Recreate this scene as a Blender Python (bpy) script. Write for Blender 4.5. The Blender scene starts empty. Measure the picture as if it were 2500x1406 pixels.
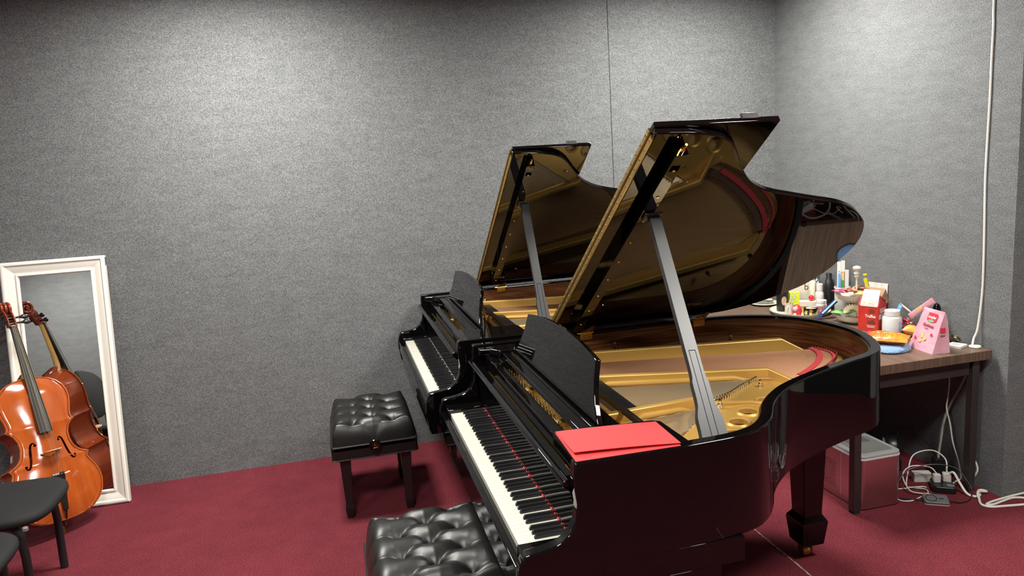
import bpy, bmesh, math, random
from mathutils import Matrix, Vector
random.seed(7)
C = bpy.context.scene.collection
scn = bpy.context.scene

# ------------------------------------------------------------------ camera
cam = bpy.data.cameras.new('camera')
cam.sensor_width = 36.0
cam.lens = 1766.18 / 2500 * 36.0
cam.clip_start = 0.05
camo = bpy.data.objects.new('camera', cam); C.objects.link(camo)
def cam_matrix(pitch, roll, yaw, loc):
    p, r, y = map(math.radians, (pitch, roll, yaw))
    fw = Vector((math.sin(y)*math.cos(p), math.cos(y)*math.cos(p), -math.sin(p)))
    r0 = Vector((math.cos(y), -math.sin(y), 0)); u0 = r0.cross(fw)
    rt = math.cos(r)*r0 + math.sin(r)*u0; up = -math.sin(r)*r0 + math.cos(r)*u0
    m = Matrix((rt, up, -fw)).transposed().to_4x4(); m.translation = loc
    return m
camo.matrix_world = cam_matrix(9.2738, -3.5877, 13.4204, Vector((-0.4144, -1.7093, 1.7974)))
scn.camera = camo

# ------------------------------------------------------------------ world, exposure, lamps
w = bpy.data.worlds.new('world'); scn.world = w; w.use_nodes = True
w.node_tree.nodes['Background'].inputs[0].default_value = (0, 0, 0, 1)      # closed room: no sky light
w.node_tree.nodes['Background'].inputs[1].default_value = 0.0
vs = scn.view_settings
vs.view_transform = 'Standard'; vs.look = 'None'; vs.gamma = 1.0; vs.use_curve_mapping = False
vs.exposure = 0.0
ROOM_X0, ROOM_X1, ROOM_X2, ROOM_Y0, ROOM_Y1, ROOM_H, NOOK_Y = -5.4, 2.74, 4.2, -3.4, 3.02, 3.05, 1.075
LAMPS = [(-0.85, 2.05, 113), (1.85, 2.0, 110), (-0.85, -0.7, 92), (1.85, -0.7, 92), (-3.9, -2.3, 125)]

# ------------------------------------------------------------------ helpers
class MB:
    def __init__(s): s.v = []; s.f = []
    def add(s, vs_, fs):
        o = len(s.v); s.v += [tuple(p) for p in vs_]; s.f += [tuple(i+o for i in f) for f in fs]; return s
    def box(s, x0, x1, y0, y1, z0, z1):
        return s.add([(x0,y0,z0),(x1,y0,z0),(x1,y1,z0),(x0,y1,z0),(x0,y0,z1),(x1,y0,z1),(x1,y1,z1),(x0,y1,z1)],
                     [(3,2,1,0),(4,5,6,7),(0,1,5,4),(1,2,6,5),(2,3,7,6),(3,0,4,7)])
    def prism(s, poly, axis, a, b):
        def P(p, t):
            return {'x': (t, p[0], p[1]), 'y': (p[0], t, p[1]), 'z': (p[0], p[1], t)}[axis]
        n = len(poly)
        return s.add([P(p, a) for p in poly]+[P(p, b) for p in poly],
                     [tuple(range(n)), tuple(range(2*n-1, n-1, -1))]+[(i, i+n, (i+1) % n+n, (i+1) % n) for i in range(n)])
    def loft(s, rings, cap=True, closed=True):
        n = len(rings[0]); vs_ = [p for r in rings for p in r]; fs = []
        for k in range(len(rings)-1):
            for i in range(n if closed else n-1):
                j = (i+1) % n
                fs.append((k*n+i, k*n+j, (k+1)*n+j, (k+1)*n+i))
        if cap: fs += [tuple(range(n-1, -1, -1)), tuple(range((len(rings)-1)*n, len(rings)*n))]
        return s.add(vs_, fs)
    def tube(s, path, r, n=8, cap=True, flat=1.0):
        path = [Vector(p) for p in path]; rings = []; prev = None
        for i, p in enumerate(path):
            t = (path[min(i+1, len(path)-1)]-path[max(i-1, 0)])
            if t.length < 1e-9: t = Vector((0, 0, 1))
            t.normalize()
            if prev is None:
                a = Vector((0, 0, 1)) if abs(t.z) < 0.9 else Vector((1, 0, 0))
                u = t.cross(a).normalized()
            else:
                u = (prev-t*prev.dot(t))
                u = u.normalized() if u.length > 1e-6 else t.orthogonal().normalized()
            prev = u; q = t.cross(u)
            rr = r[i] if isinstance(r, (list, tuple)) else r
            rings.append([p+(u*math.cos(2*math.pi*k/n)+q*math.sin(2*math.pi*k/n)*flat)*rr for k in range(n)])
        return s.loft(rings, cap)
    def lathe(s, prof, c=(0, 0, 0), n=24, cap=True, axis='z', sx=1.0, sy=1.0):
        rings = []
        for r, z in prof:
            ring = []
            for k in range(n):
                a = 2*math.pi*k/n
                p = (r*math.cos(a)*sx, r*math.sin(a)*sy, z)
                if axis == 'y': p = (p[0], -p[2], p[1])
                if axis == 'x': p = (p[2], p[0], p[1])
                ring.append((p[0]+c[0], p[1]+c[1], p[2]+c[2]))
            rings.append(ring)
        return s.loft(rings, cap)
    def xf(s, m):
        s.v = [tuple(m @ Vector(p)) for p in s.v]; return s
    def mesh(s, name, mat, smooth=35):
        me = bpy.data.meshes.new(name); me.from_pydata(s.v, [], s.f); me.update()
        bm = bmesh.new(); bm.from_mesh(me); bmesh.ops.recalc_face_normals(bm, faces=bm.faces); bm.to_mesh(me); bm.free()
        if smooth:
            me.shade_smooth(); me.set_sharp_from_angle(angle=math.radians(smooth))
        if mat: me.materials.append(mat)
        return me
    def build(s, name, mat, parent=None, bevel=0, seg=2, smooth=35, label=None):
        return link(name, s.mesh(name, mat, smooth), parent, bevel, seg, label)

def link(name, me, parent=None, bevel=0, seg=2, label=None):
    o = bpy.data.objects.new(name, me); C.objects.link(o)
    if parent: o.parent = parent
    if bevel:
        b = o.modifiers.new('bevel', 'BEVEL'); b.width = bevel; b.segments = seg; b.limit_method = 'ANGLE'; b.angle_limit = math.radians(40)
        b.harden_normals = False
    if label: o['label'] = label
    return o
def thing(name, label, cat, loc=(0, 0, 0), rotz=0, group=None, mat4=None):
    o = bpy.data.objects.new(name, None); C.objects.link(o); o.empty_display_size = 0.05
    if mat4 is not None: o.matrix_world = mat4
    else: o.location = loc; o.rotation_euler = (0, 0, rotz)
    return tag(o, label, cat, group)
def tag(o, label, cat, group=None):
    o['label'] = label; o['category'] = cat
    if group: o['group'] = group
    return o
def struct(o): o['kind'] = 'structure'; return o
def stuff(o): o['kind'] = 'stuff'; return o
def dup(root, loc):
    def rec(o, par):
        c = o.copy(); C.objects.link(c)
        if par: c.parent = par; c.matrix_parent_inverse = o.matrix_parent_inverse.copy()
        for k in list(o.children): rec(k, c)
        return c
    r = rec(root, None); r.location = loc; return r
def cat_rom(pts, n=6, closed=False):
    P = [Vector(p) for p in pts]; out = []; m = len(P)
    for i in range(m if closed else m-1):
        g = (lambda k: P[k % m]) if closed else (lambda k: P[max(0, min(m-1, k))])
        a, b, c, d = g(i-1), g(i), g(i+1), g(i+2)
        for k in range(n):
            t = k/n
            out.append(0.5*((2*b)+(c-a)*t+(2*a-5*b+4*c-d)*t*t+(3*b-a-3*c+d)*t**3))
    if not closed: out.append(P[-1])
    return out
def offset(poly, d):
    out = []
    for i, p in enumerate(poly):
        t = Vector(poly[min(i+1, len(poly)-1)])-Vector(poly[max(i-1, 0)]); t.normalize()
        out.append(Vector((p[0]-t[1]*d, p[1]+t[0]*d)))
    return out
def holed(outer, holes, z0, z1):
    """flat plate with round holes, between z0 and z1"""
    bm = bmesh.new(); loops = [outer]+holes; edges = []; vl = []
    for L in loops:
        vs_ = [bm.verts.new((p[0], p[1], z1)) for p in L]; vl.append(vs_)
        edges += [bm.edges.new((vs_[i], vs_[(i+1) % len(vs_)])) for i in range(len(vs_))]
    bmesh.ops.triangle_fill(bm, use_beauty=True, use_dissolve=False, edges=edges)
    bm.verts.ensure_lookup_table(); bm.verts.index_update()
    V = [tuple(v.co) for v in bm.verts]; Fc = [tuple(v.index for v in f.verts) for f in bm.faces]
    n = len(V); mb = MB(); fs = Fc+[tuple(i+n for i in reversed(f)) for f in Fc]
    for vs_ in vl:
        m = len(vs_)
        fs += [(vs_[i].index, vs_[(i+1) % m].index, vs_[(i+1) % m].index+n, vs_[i].index+n) for i in range(m)]
    mb.add(V+[(x, y, z0) for x, y, z in V], fs); bm.free(); return mb
def circ(cx, cy, r, n=28): return [(cx+r*math.cos(2*math.pi*k/n), cy+r*math.sin(2*math.pi*k/n)) for k in range(n)]
def rrect(w_, d_, r, n=5, cx=0, cy=0):
    pts = []
    for sx, sy, a0 in ((1, 1, 0), (-1, 1, 90), (-1, -1, 180), (1, -1, 270)):
        for k in range(n+1):
            a = math.radians(a0+90*k/n)
            pts.append((cx+sx*(w_/2-r)+r*math.cos(a), cy+sy*(d_/2-r)+r*math.sin(a)))
    return pts
def frame(origin, xdir, ydir):
    x = Vector(xdir).normalized(); z = x.cross(Vector(ydir)).normalized(); y = z.cross(x)
    m = Matrix((x, y, z)).transposed().to_4x4(); m.translation = origin; return m
def text(body, size, mat, parent, m4, name='lettering', ext=0.0004, shear=0, bold=0.0, label=None, align='CENTER', sx=1.0):
    cu = bpy.data.curves.new('t', 'FONT'); cu.body = body; cu.size = size; cu.extrude = ext; cu.shear = shear; cu.offset = bold
    cu.align_x = align; cu.align_y = 'CENTER'; cu.resolution_u = 3
    o = bpy.data.objects.new('t', cu); C.objects.link(o)
    dg = bpy.context.evaluated_depsgraph_get(); me = bpy.data.meshes.new_from_object(o.evaluated_get(dg))
    bpy.data.objects.remove(o); bpy.data.curves.remove(cu)
    me.transform(m4 @ Matrix.Diagonal((sx, 1, 1, 1))); me.materials.clear(); me.materials.append(mat); me.name = name
    return link(name, me, parent, label=label)

# ------------------------------------------------------------------ materials
M = {}
def mat(name, col, rough=0.5, metal=0.0, coat=0.0, spec=0.5, noise=None, bump=None, trans=0.0, emit=None, ior=None, sheen=0, alpha=1.0, stretch=None, detail=3):
    """noise=(scale, second colour, low, high); bump=(scale, strength, distance)"""
    m = bpy.data.materials.new(name); m.use_nodes = True; nt = m.node_tree; b = nt.nodes['Principled BSDF']
    c4 = lambda c: (c[0], c[1], c[2], 1)
    b.inputs['Base Color'].default_value = c4(col); b.inputs['Roughness'].default_value = rough; b.inputs['Metallic'].default_value = metal
    b.inputs['Coat Weight'].default_value = coat; b.inputs['Coat Roughness'].default_value = 0.03
    b.inputs['Specular IOR Level'].default_value = spec; b.inputs['Transmission Weight'].default_value = trans
    b.inputs['Sheen Weight'].default_value = sheen; b.inputs['Alpha'].default_value = alpha
    if ior: b.inputs['IOR'].default_value = ior
    if emit: b.inputs['Emission Color'].default_value = c4(emit[0]); b.inputs['Emission Strength'].default_value = emit[1]
    if noise or bump:
        tc = nt.nodes.new('ShaderNodeTexCoord'); vec = tc.outputs['Object']
        if stretch:
            mp = nt.nodes.new('ShaderNodeMapping'); mp.inputs['Scale'].default_value = stretch
            nt.links.new(vec, mp.inputs[0]); vec = mp.outputs[0]
    if noise:
        n = nt.nodes.new('ShaderNodeTexNoise'); n.inputs['Scale'].default_value = noise[0]; n.inputs['Detail'].default_value = detail
        r = nt.nodes.new('ShaderNodeValToRGB'); r.color_ramp.elements[0].position = noise[2]; r.color_ramp.elements[1].position = noise[3]
        r.color_ramp.elements[0].color = c4(col); r.color_ramp.elements[1].color = c4(noise[1])
        nt.links.new(vec, n.inputs['Vector']); nt.links.new(n.outputs['Fac'], r.inputs[0]); nt.links.new(r.outputs[0], b.inputs['Base Color'])
    if bump:
        n2 = nt.nodes.new('ShaderNodeTexNoise'); n2.inputs['Scale'].default_value = bump[0]; n2.inputs['Detail'].default_value = 2
        bp = nt.nodes.new('ShaderNodeBump'); bp.inputs['Strength'].default_value = bump[1]; bp.inputs['Distance'].default_value = bump[2]
        nt.links.new(vec, n2.inputs['Vector']); nt.links.new(n2.outputs['Fac'], bp.inputs['Height']); nt.links.new(bp.outputs[0], b.inputs['Normal'])
    M[name] = m; return m

def felt_material(name, dark, mid, light, sc):
    """needle-punched carpet felt: fine salt-and-pepper fibres over faint cloudy streaks"""
    m = mat(name, mid, 0.95, spec=0.15); nt = m.node_tree; b = nt.nodes['Principled BSDF']
    tc = nt.nodes.new('ShaderNodeTexCoord')
    n1 = nt.nodes.new('ShaderNodeTexNoise'); n1.inputs['Scale'].default_value = sc; n1.inputs['Detail'].default_value = 3; n1.inputs['Roughness'].default_value = 0.75
    r1 = nt.nodes.new('ShaderNodeValToRGB')
    for p, c in zip((0, 1), (dark, light)): pass
    r1.color_ramp.elements[0].position = 0.36; r1.color_ramp.elements[0].color = (*dark, 1)
    r1.color_ramp.elements[1].position = 0.66; r1.color_ramp.elements[1].color = (*light, 1)
    e = r1.color_ramp.elements.new(0.5); e.color = (*mid, 1)
    mp = nt.nodes.new('ShaderNodeMapping'); mp.inputs['Scale'].default_value = (1.0, 1.0, 3.2)
    n2 = nt.nodes.new('ShaderNodeTexNoise'); n2.inputs['Scale'].default_value = 7; n2.inputs['Detail'].default_value = 5; n2.inputs['Roughness'].default_value = 0.75
    r2 = nt.nodes.new('ShaderNodeMapRange'); r2.inputs[1].default_value = 0.3; r2.inputs[2].default_value = 0.7; r2.inputs[3].default_value = 0.87; r2.inputs[4].default_value = 1.13
    mx = nt.nodes.new('ShaderNodeVectorMath'); mx.operation = 'SCALE'
    L = nt.links.new
    L(tc.outputs['Object'], n1.inputs['Vector']); L(tc.outputs['Object'], mp.inputs[0]); L(mp.outputs[0], n2.inputs['Vector'])
    L(n1.outputs['Fac'], r1.inputs[0]); L(n2.outputs['Fac'], r2.inputs[0]); L(r1.outputs[0], mx.inputs[0]); L(r2.outputs[0], mx.inputs['Scale'])
    L(mx.outputs[0], b.inputs['Base Color'])
    bp = nt.nodes.new('ShaderNodeBump'); bp.inputs['Strength'].default_value = 0.5; bp.inputs['Distance'].default_value = 0.003
    L(n1.outputs['Fac'], bp.inputs['Height']); L(bp.outputs[0], b.inputs['Normal'])
    return m
felt_material('wall_felt', (0.066, 0.071, 0.077), (0.132, 0.138, 0.142), (0.240, 0.246, 0.243), 215)
felt_material('carpet', (0.070, 0.010, 0.016), (0.132, 0.019, 0.028), (0.21, 0.040, 0.050), 170)
mat('carpet_backing', (0.42, 0.30, 0.27), 0.9, noise=(60, (0.16, 0.07, 0.07), 0.45, 0.62))
mat('ceiling_paint', (0.62, 0.62, 0.60), 0.9)
mat('beige_paint', (0.42, 0.40, 0.36), 0.8)
mat('dark_paint', (0.02, 0.02, 0.022), 0.4)
mat('lamp_diffuser', (0.8, 0.8, 0.78), 0.5)
mat('lamp_trim', (0.75, 0.75, 0.75), 0.4)
mat('piano_black', (0.0022, 0.0020, 0.0021), 0.03, spec=0.5)
mat('satin_black', (0.012, 0.012, 0.013), 0.35)
mat('prop_black', (0.026, 0.027, 0.028), 0.40)
mat('white_key', (0.66, 0.64, 0.56), 0.12, coat=0.3)
mat('black_key', (0.009, 0.009, 0.010), 0.28)
mat('red_felt', (0.50, 0.015, 0.03), 0.9, noise=(400, (0.62, 0.10, 0.11), 0.4, 0.65))
mat('white_felt', (0.45, 0.44, 0.42), 0.9)
mat('grey_felt', (0.16, 0.16, 0.15), 0.9)
mat('gold_plate', (0.56, 0.34, 0.085), 0.40, metal=0.45, spec=0.5)
mat('brass', (0.70, 0.48, 0.14), 0.18, metal=1.0)
mat('brass_worn', (0.58, 0.42, 0.16), 0.35, metal=1.0)
mat('chrome', (0.75, 0.74, 0.72), 0.12, metal=1.0)
mat('copper_string', (0.25, 0.125, 0.065), 0.42, metal=0.7)
mat('steel_string', (0.55, 0.44, 0.28), 0.35, metal=0.85)
mat('soundboard', (0.52, 0.34, 0.14), 0.45, noise=(6, (0.42, 0.25, 0.09), 0.35, 0.7), stretch=(1, 14, 1))
mat('veneer', (0.055, 0.018, 0.008), 0.22, coat=0.4, noise=(5, (0.20, 0.075, 0.028), 0.36, 0.68), stretch=(1.0, 1.0, 22.0), detail=5)
mat('wood_bridge', (0.06, 0.055, 0.05), 0.5)
mat('leather', (0.0065, 0.0065, 0.006), 0.40, spec=0.45, bump=(420, 0.12, 0.002))
mat('bench_wood', (0.010, 0.009, 0.009), 0.22)
mat('mirror_frame', (0.78, 0.76, 0.68), 0.35)
mat('mirror_glass', (0.82, 0.83, 0.82), 0.015, metal=1.0)
mat('varnish', (0.31, 0.052, 0.008), 0.13, coat=0.7, noise=(3.5, (0.43, 0.098, 0.016), 0.3, 0.75), stretch=(6, 1, 1))
mat('varnish_dark', (0.13, 0.016, 0.008), 0.15, coat=0.6, noise=(5, (0.26, 0.045, 0.016), 0.3, 0.75))
mat('varnish_rib', (0.22, 0.034, 0.009), 0.15, coat=0.6, noise=(5, (0.33, 0.066, 0.016), 0.3, 0.75))
mat('varnish_edge', (0.10, 0.012, 0.005), 0.2, coat=0.5)
mat('neck_wood', (0.62, 0.36, 0.11), 0.3, coat=0.2)
mat('ebony', (0.012, 0.011, 0.010), 0.3)
mat('bridge_maple', (0.62, 0.46, 0.26), 0.5)
mat('chair_fabric', (0.012, 0.0125, 0.013), 0.8, spec=0.3, bump=(500, 0.15, 0.002))
mat('chair_metal', (0.013, 0.013, 0.014), 0.38)
mat('folder_red', (0.70, 0.040, 0.042), 0.55, sheen=0.1)
mat('folder_red_dark', (0.60, 0.022, 0.028), 0.55)
mat('desk_wood', (0.085, 0.052, 0.034), 0.38, noise=(4, (0.155, 0.10, 0.068), 0.3, 0.7), stretch=(22, 1, 1), detail=5)
mat('desk_steel', (0.060, 0.052, 0.050), 0.28, metal=0.5)
mat('stainless', (0.62, 0.58, 0.56), 0.26, metal=1.0, bump=(8, 0.02, 0.001), stretch=(60, 60, 1))
mat('ice_side', (0.42, 0.40, 0.40), 0.35, metal=0.8)
mat('smoke_plastic', (0.36, 0.37, 0.34), 0.12, trans=0.35, alpha=0.85)
mat('plastic_white', (0.60, 0.59, 0.55), 0.35)
mat('plastic_grey', (0.14, 0.14, 0.145), 0.45)
mat('plastic_lightgrey', (0.40, 0.41, 0.42), 0.4)
mat('plastic_black', (0.012, 0.012, 0.013), 0.35)
mat('cable_white', (0.66, 0.65, 0.60), 0.45)
mat('cable_grey', (0.33, 0.32, 0.30), 0.5)
mat('cable_black', (0.01, 0.01, 0.01), 0.4)
mat('cream_enamel', (0.60, 0.57, 0.47), 0.28, coat=0.3)
mat('red_box', (0.46, 0.024, 0.016), 0.38, noise=(14, (0.54, 0.04, 0.024), 0.35, 0.7))
mat('cardboard', (0.30, 0.17, 0.10), 0.8)
mat('ivory_card', (0.60, 0.56, 0.45), 0.6)
mat('ink_brown', (0.12, 0.03, 0.02), 0.6)
mat('ink_grey', (0.20, 0.18, 0.16), 0.7)
mat('ink_white', (0.74, 0.73, 0.69), 0.6)
mat('ink_red', (0.62, 0.03, 0.05), 0.5)
mat('ink_maroon', (0.28, 0.02, 0.06), 0.5)
mat('ink_green', (0.16, 0.42, 0.12), 0.5)
mat('ink_blue', (0.12, 0.30, 0.62), 0.5)
mat('pink_foil', (0.58, 0.27, 0.34), 0.3, coat=0.2, noise=(9, (0.66, 0.38, 0.44), 0.35, 0.7), bump=(22, 0.5, 0.01))
mat('pink_foil_dark', (0.66, 0.32, 0.40), 0.32)
mat('wafer', (0.72, 0.42, 0.10), 0.6)
mat('towel_blue', (0.16, 0.30, 0.56), 0.95, sheen=0.5, bump=(140, 0.9, 0.01))
mat('orange_foil', (0.62, 0.12, 0.008), 0.25, coat=0.3, noise=(16, (0.72, 0.24, 0.02), 0.4, 0.6))
mat('lime_paper', (0.62, 0.72, 0.05), 0.4)
mat('lime_dark', (0.36, 0.55, 0.02), 0.4)
mat('yellow_foil', (0.72, 0.74, 0.03), 0.25)
mat('blue_plastic', (0.08, 0.34, 0.72), 0.3)
mat('blue_pale', (0.22, 0.40, 0.78), 0.4)
mat('navy', (0.02, 0.03, 0.10), 0.3)
mat('bamboo', (0.62, 0.42, 0.18), 0.6)
mat('straw_green', (0.05, 0.28, 0.08), 0.5)
mat('gold_foil', (0.70, 0.50, 0.12), 0.25, metal=0.9)
mat('red_gloss', (0.70, 0.012, 0.020), 0.12, coat=0.6)
mat('red_matte', (0.55, 0.03, 0.05), 0.35)
mat('glass', (0.92, 0.94, 0.93), 0.05, trans=1.0, ior=1.45)
mat('clear_film', (0.75, 0.75, 0.74), 0.12, trans=0.6, alpha=0.75)
mat('candy_red', (0.36, 0.01, 0.03), 0.15, coat=0.6)
mat('candy_silver', (0.62, 0.60, 0.60), 0.2, metal=0.8)
mat('leaf_pale', (0.62, 0.58, 0.38), 0.5)
mat('leaf_green', (0.13, 0.26, 0.06), 0.5)
mat('orange_snack', (0.78, 0.28, 0.05), 0.4)
mat('pink_label', (0.74, 0.40, 0.42), 0.5)
mat('skin_print', (0.55, 0.34, 0.22), 0.5)
mat('autograph', (0.30, 0.29, 0.27), 0.5)
mat('rubber', (0.015, 0.015, 0.015), 0.7)
mat('snack_brown', (0.18, 0.05, 0.04), 0.3, noise=(30, (0.55, 0.30, 0.12), 0.45, 0.62))
mat('snack_magenta', (0.42, 0.03, 0.12), 0.3, noise=(40, (0.75, 0.62, 0.62), 0.5, 0.62))
mat('snack_orange', (0.70, 0.30, 0.06), 0.35, noise=(40, (0.80, 0.66, 0.42), 0.45, 0.6))
mat('blackgold', (0.015, 0.012, 0.010), 0.25, noise=(45, (0.62, 0.52, 0.12), 0.55, 0.62))

# ------------------------------------------------------------------ room shell
X0, X1, X2, Y0, Y1, RH, NY = ROOM_X0, ROOM_X1, ROOM_X2, ROOM_Y0, ROOM_Y1, ROOM_H, NOOK_Y
fl = struct(MB().box(X0-.1, X2+.1, Y0-.1, Y1+.1, -0.1, 0).build('floor', M['carpet'], smooth=0))
# frayed join between two carpet widths
jp = []; rp = []
y = -1.2
while y < 2.3:
    cx = 1.419 + 0.003*math.sin(y*9) + 0.02*(y-1.02)/0.4*0.3
    jp.append((cx-0.003-random.random()*0.0045, y)); rp.append((cx+0.0015+random.random()*0.0025, y)); y += 0.018
MB().prism(jp+rp[::-1], 'z', 0.0, 0.0025).build('carpet_seam', M['carpet_backing'], fl, smooth=0)
wb = struct(MB().box(X0-.1, X1+.1, Y1+0.012, Y1+.15, 0, RH).build('wall_back', M['dark_paint'], smooth=0))
SX = 1.482
for a, b in ((X0, SX-.002), (SX+.002, X1)):
    MB().box(a, b, Y1, Y1+.012, 0, RH).build('felt_panel', M['wall_felt'], wb, smooth=0)
wr = struct(MB().box(X1+0.012, X1+.15, NY+.012, Y1+.15, 0, RH).build('wall_right', M['dark_paint'], smooth=0))
MB().box(X1, X1+.012, NY, Y1, 0, RH).build('felt_panel', M['wall_felt'], wr, smooth=0)
wn = struct(MB().box(X1+.012, X2+.1, NY+.012, NY+.15, 0, RH).build('wall_return', M['dark_paint'], smooth=0))
MB().box(X1+.012, X2, NY, NY+.012, 0, RH).build('felt_panel', M['wall_felt'], wn, smooth=0)
struct(MB().box(X0-.15, X0, Y0-.1, Y1+.15, 0, RH).build('wall_left', M['wall_felt'], smooth=0))
struct(MB().box(X2, X2+.15, Y0-.1, NY+.15, 0, RH).build('wall_side', M['beige_paint'], smooth=0))
wf = struct(MB().box(X0-.15, X2+.15, Y0-.15, Y0, 0, RH).build('wall_front', M['wall_felt'], smooth=0))
d1 = struct(MB().box(X2-.03, X2, -.62, .28, 0, 2.1).build('door_1', M['dark_paint'], smooth=0))
MB().tube([(X2-.03, -.52, 1.0), (X2-.08, -.52, 1.0), (X2-.08, -.40, 1.0)], 0.009).build('door_handle', M['chrome'], d1)
struct(MB().box(X0-.15, X2+.15, Y0-.15, Y1+.15, RH, RH+.1).build('ceiling', M['ceiling_paint'], smooth=0))
for i, (lx, ly, pw) in enumerate(LAMPS):
    where = ['over the tufted bench by the wall', 'over the tails of the pianos', 'over the open floor by the chairs', 'over the open floor before the dark door', 'in the far corner behind the chairs'][i]
    t = thing('ceiling_light', 'square white ceiling light '+where, 'light', (lx, ly, RH))
    fr = MB()
    for a in ((-.32, .32, -.32, -.29), (-.32, .32, .29, .32), (-.32, -.29, -.29, .29), (.29, .32, -.29, .29)): fr.box(*a, -0.035, 0)
    fr.build('light_trim', M['lamp_trim'], t, bevel=.003)
    MB().box(-.29, .29, -.29, .29, -0.012, -0.006).build('diffuser', M['lamp_diffuser'], t, smooth=0)
    la = bpy.data.lights.new('ceiling_lamp', 'AREA'); la.shape = 'SQUARE'; la.size = 0.56; la.energy = pw; la.color = (1.0, 0.965, 0.90); la.spread = math.radians(172)
    lo = bpy.data.objects.new('ceiling_lamp_'+['bench', 'piano', 'floor', 'door', 'corner'][i]+'_offscreen', la); C.objects.link(lo); lo.parent = t; lo.location = (0, 0, -0.02)

# ------------------------------------------------------------------ grand piano (x: towards the tail, y: towards the bass side)
PW = 1.452; ZR = 1.03; ZK = 0.755
RIM = [(0.46, 0), (0.60, .008), (0.68, .027), (0.73, .055), (0.775, .095), (0.815, .145), (0.85, .195), (0.89, .24), (0.94, .285),
       (1.0, .33), (1.094, .381), (1.218, .436), (1.363, .49), (1.45, .518), (1.514, .545), (1.565, .58), (1.61, .63), (1.66, .71), (1.70, .80),
       (1.725, .89), (1.73, 1.0), (1.715, 1.12), (1.67, 1.235), (1.59, 1.33), (1.48, 1.40), (1.35, 1.44), (1.2, PW), (0.7, PW), (0.46, PW)]
ARM = [(.20, ZR), (.133, ZR), (.129, 1.0), (.129, .955), (.134, .914), (.128, .87), (.111, .836), (.09, .818), (.07, .809), (.046, .804), (.015, .800), (-.012, .797),
       (-.024, .788), (-.032, .77), (-.038, .745), (-.040, .70), (-.036, .665), (-.030, .625), (-.022, .602), (.20, .602)]
def band(mb, a, b, z0, z1, caps=True):
    n = len(a)
    vs_ = [(p[0], p[1], z0) for p in a]+[(p[0], p[1], z0) for p in b]+[(p[0], p[1], z1) for p in a]+[(p[0], p[1], z1) for p in b]
    fs = []
    for i in range(n-1):
        fs += [(i, i+1, n+i+1, n+i), (2*n+i, 3*n+i, 3*n+i+1, 2*n+i+1), (i, 2*n+i, 2*n+i+1, i+1), (n+i, n+i+1, 3*n+i+1, 3*n+i)]
    if caps: fs += [(0, n, 3*n, 2*n), (n-1, 3*n-1, 4*n-1, 2*n-1)]
    return mb.add(vs_, fs)
def bar(p, q, wd, z0, z1, mb=None):
    mb = mb or MB(); p = Vector(p); q = Vector(q); t = (q-p).normalized(); nrm = Vector((-t.y, t.x))*wd/2
    mb.prism([p-nrm, q-nrm, q+nrm, p+nrm], 'z', z0, z1); return mb
def lerp(a, b, t): return tuple(x+(y_-x)*t for x, y_ in zip(a, b))
def along(pts, t):
    P = [Vector(p) for p in pts]; L = [(P[i+1]-P[i]).length for i in range(len(P)-1)]; s = t*sum(L)
    for i, l in enumerate(L):
        if s <= l or i == len(L)-1: return P[i]+(P[i+1]-P[i])*(s/l)
        s -= l

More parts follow.
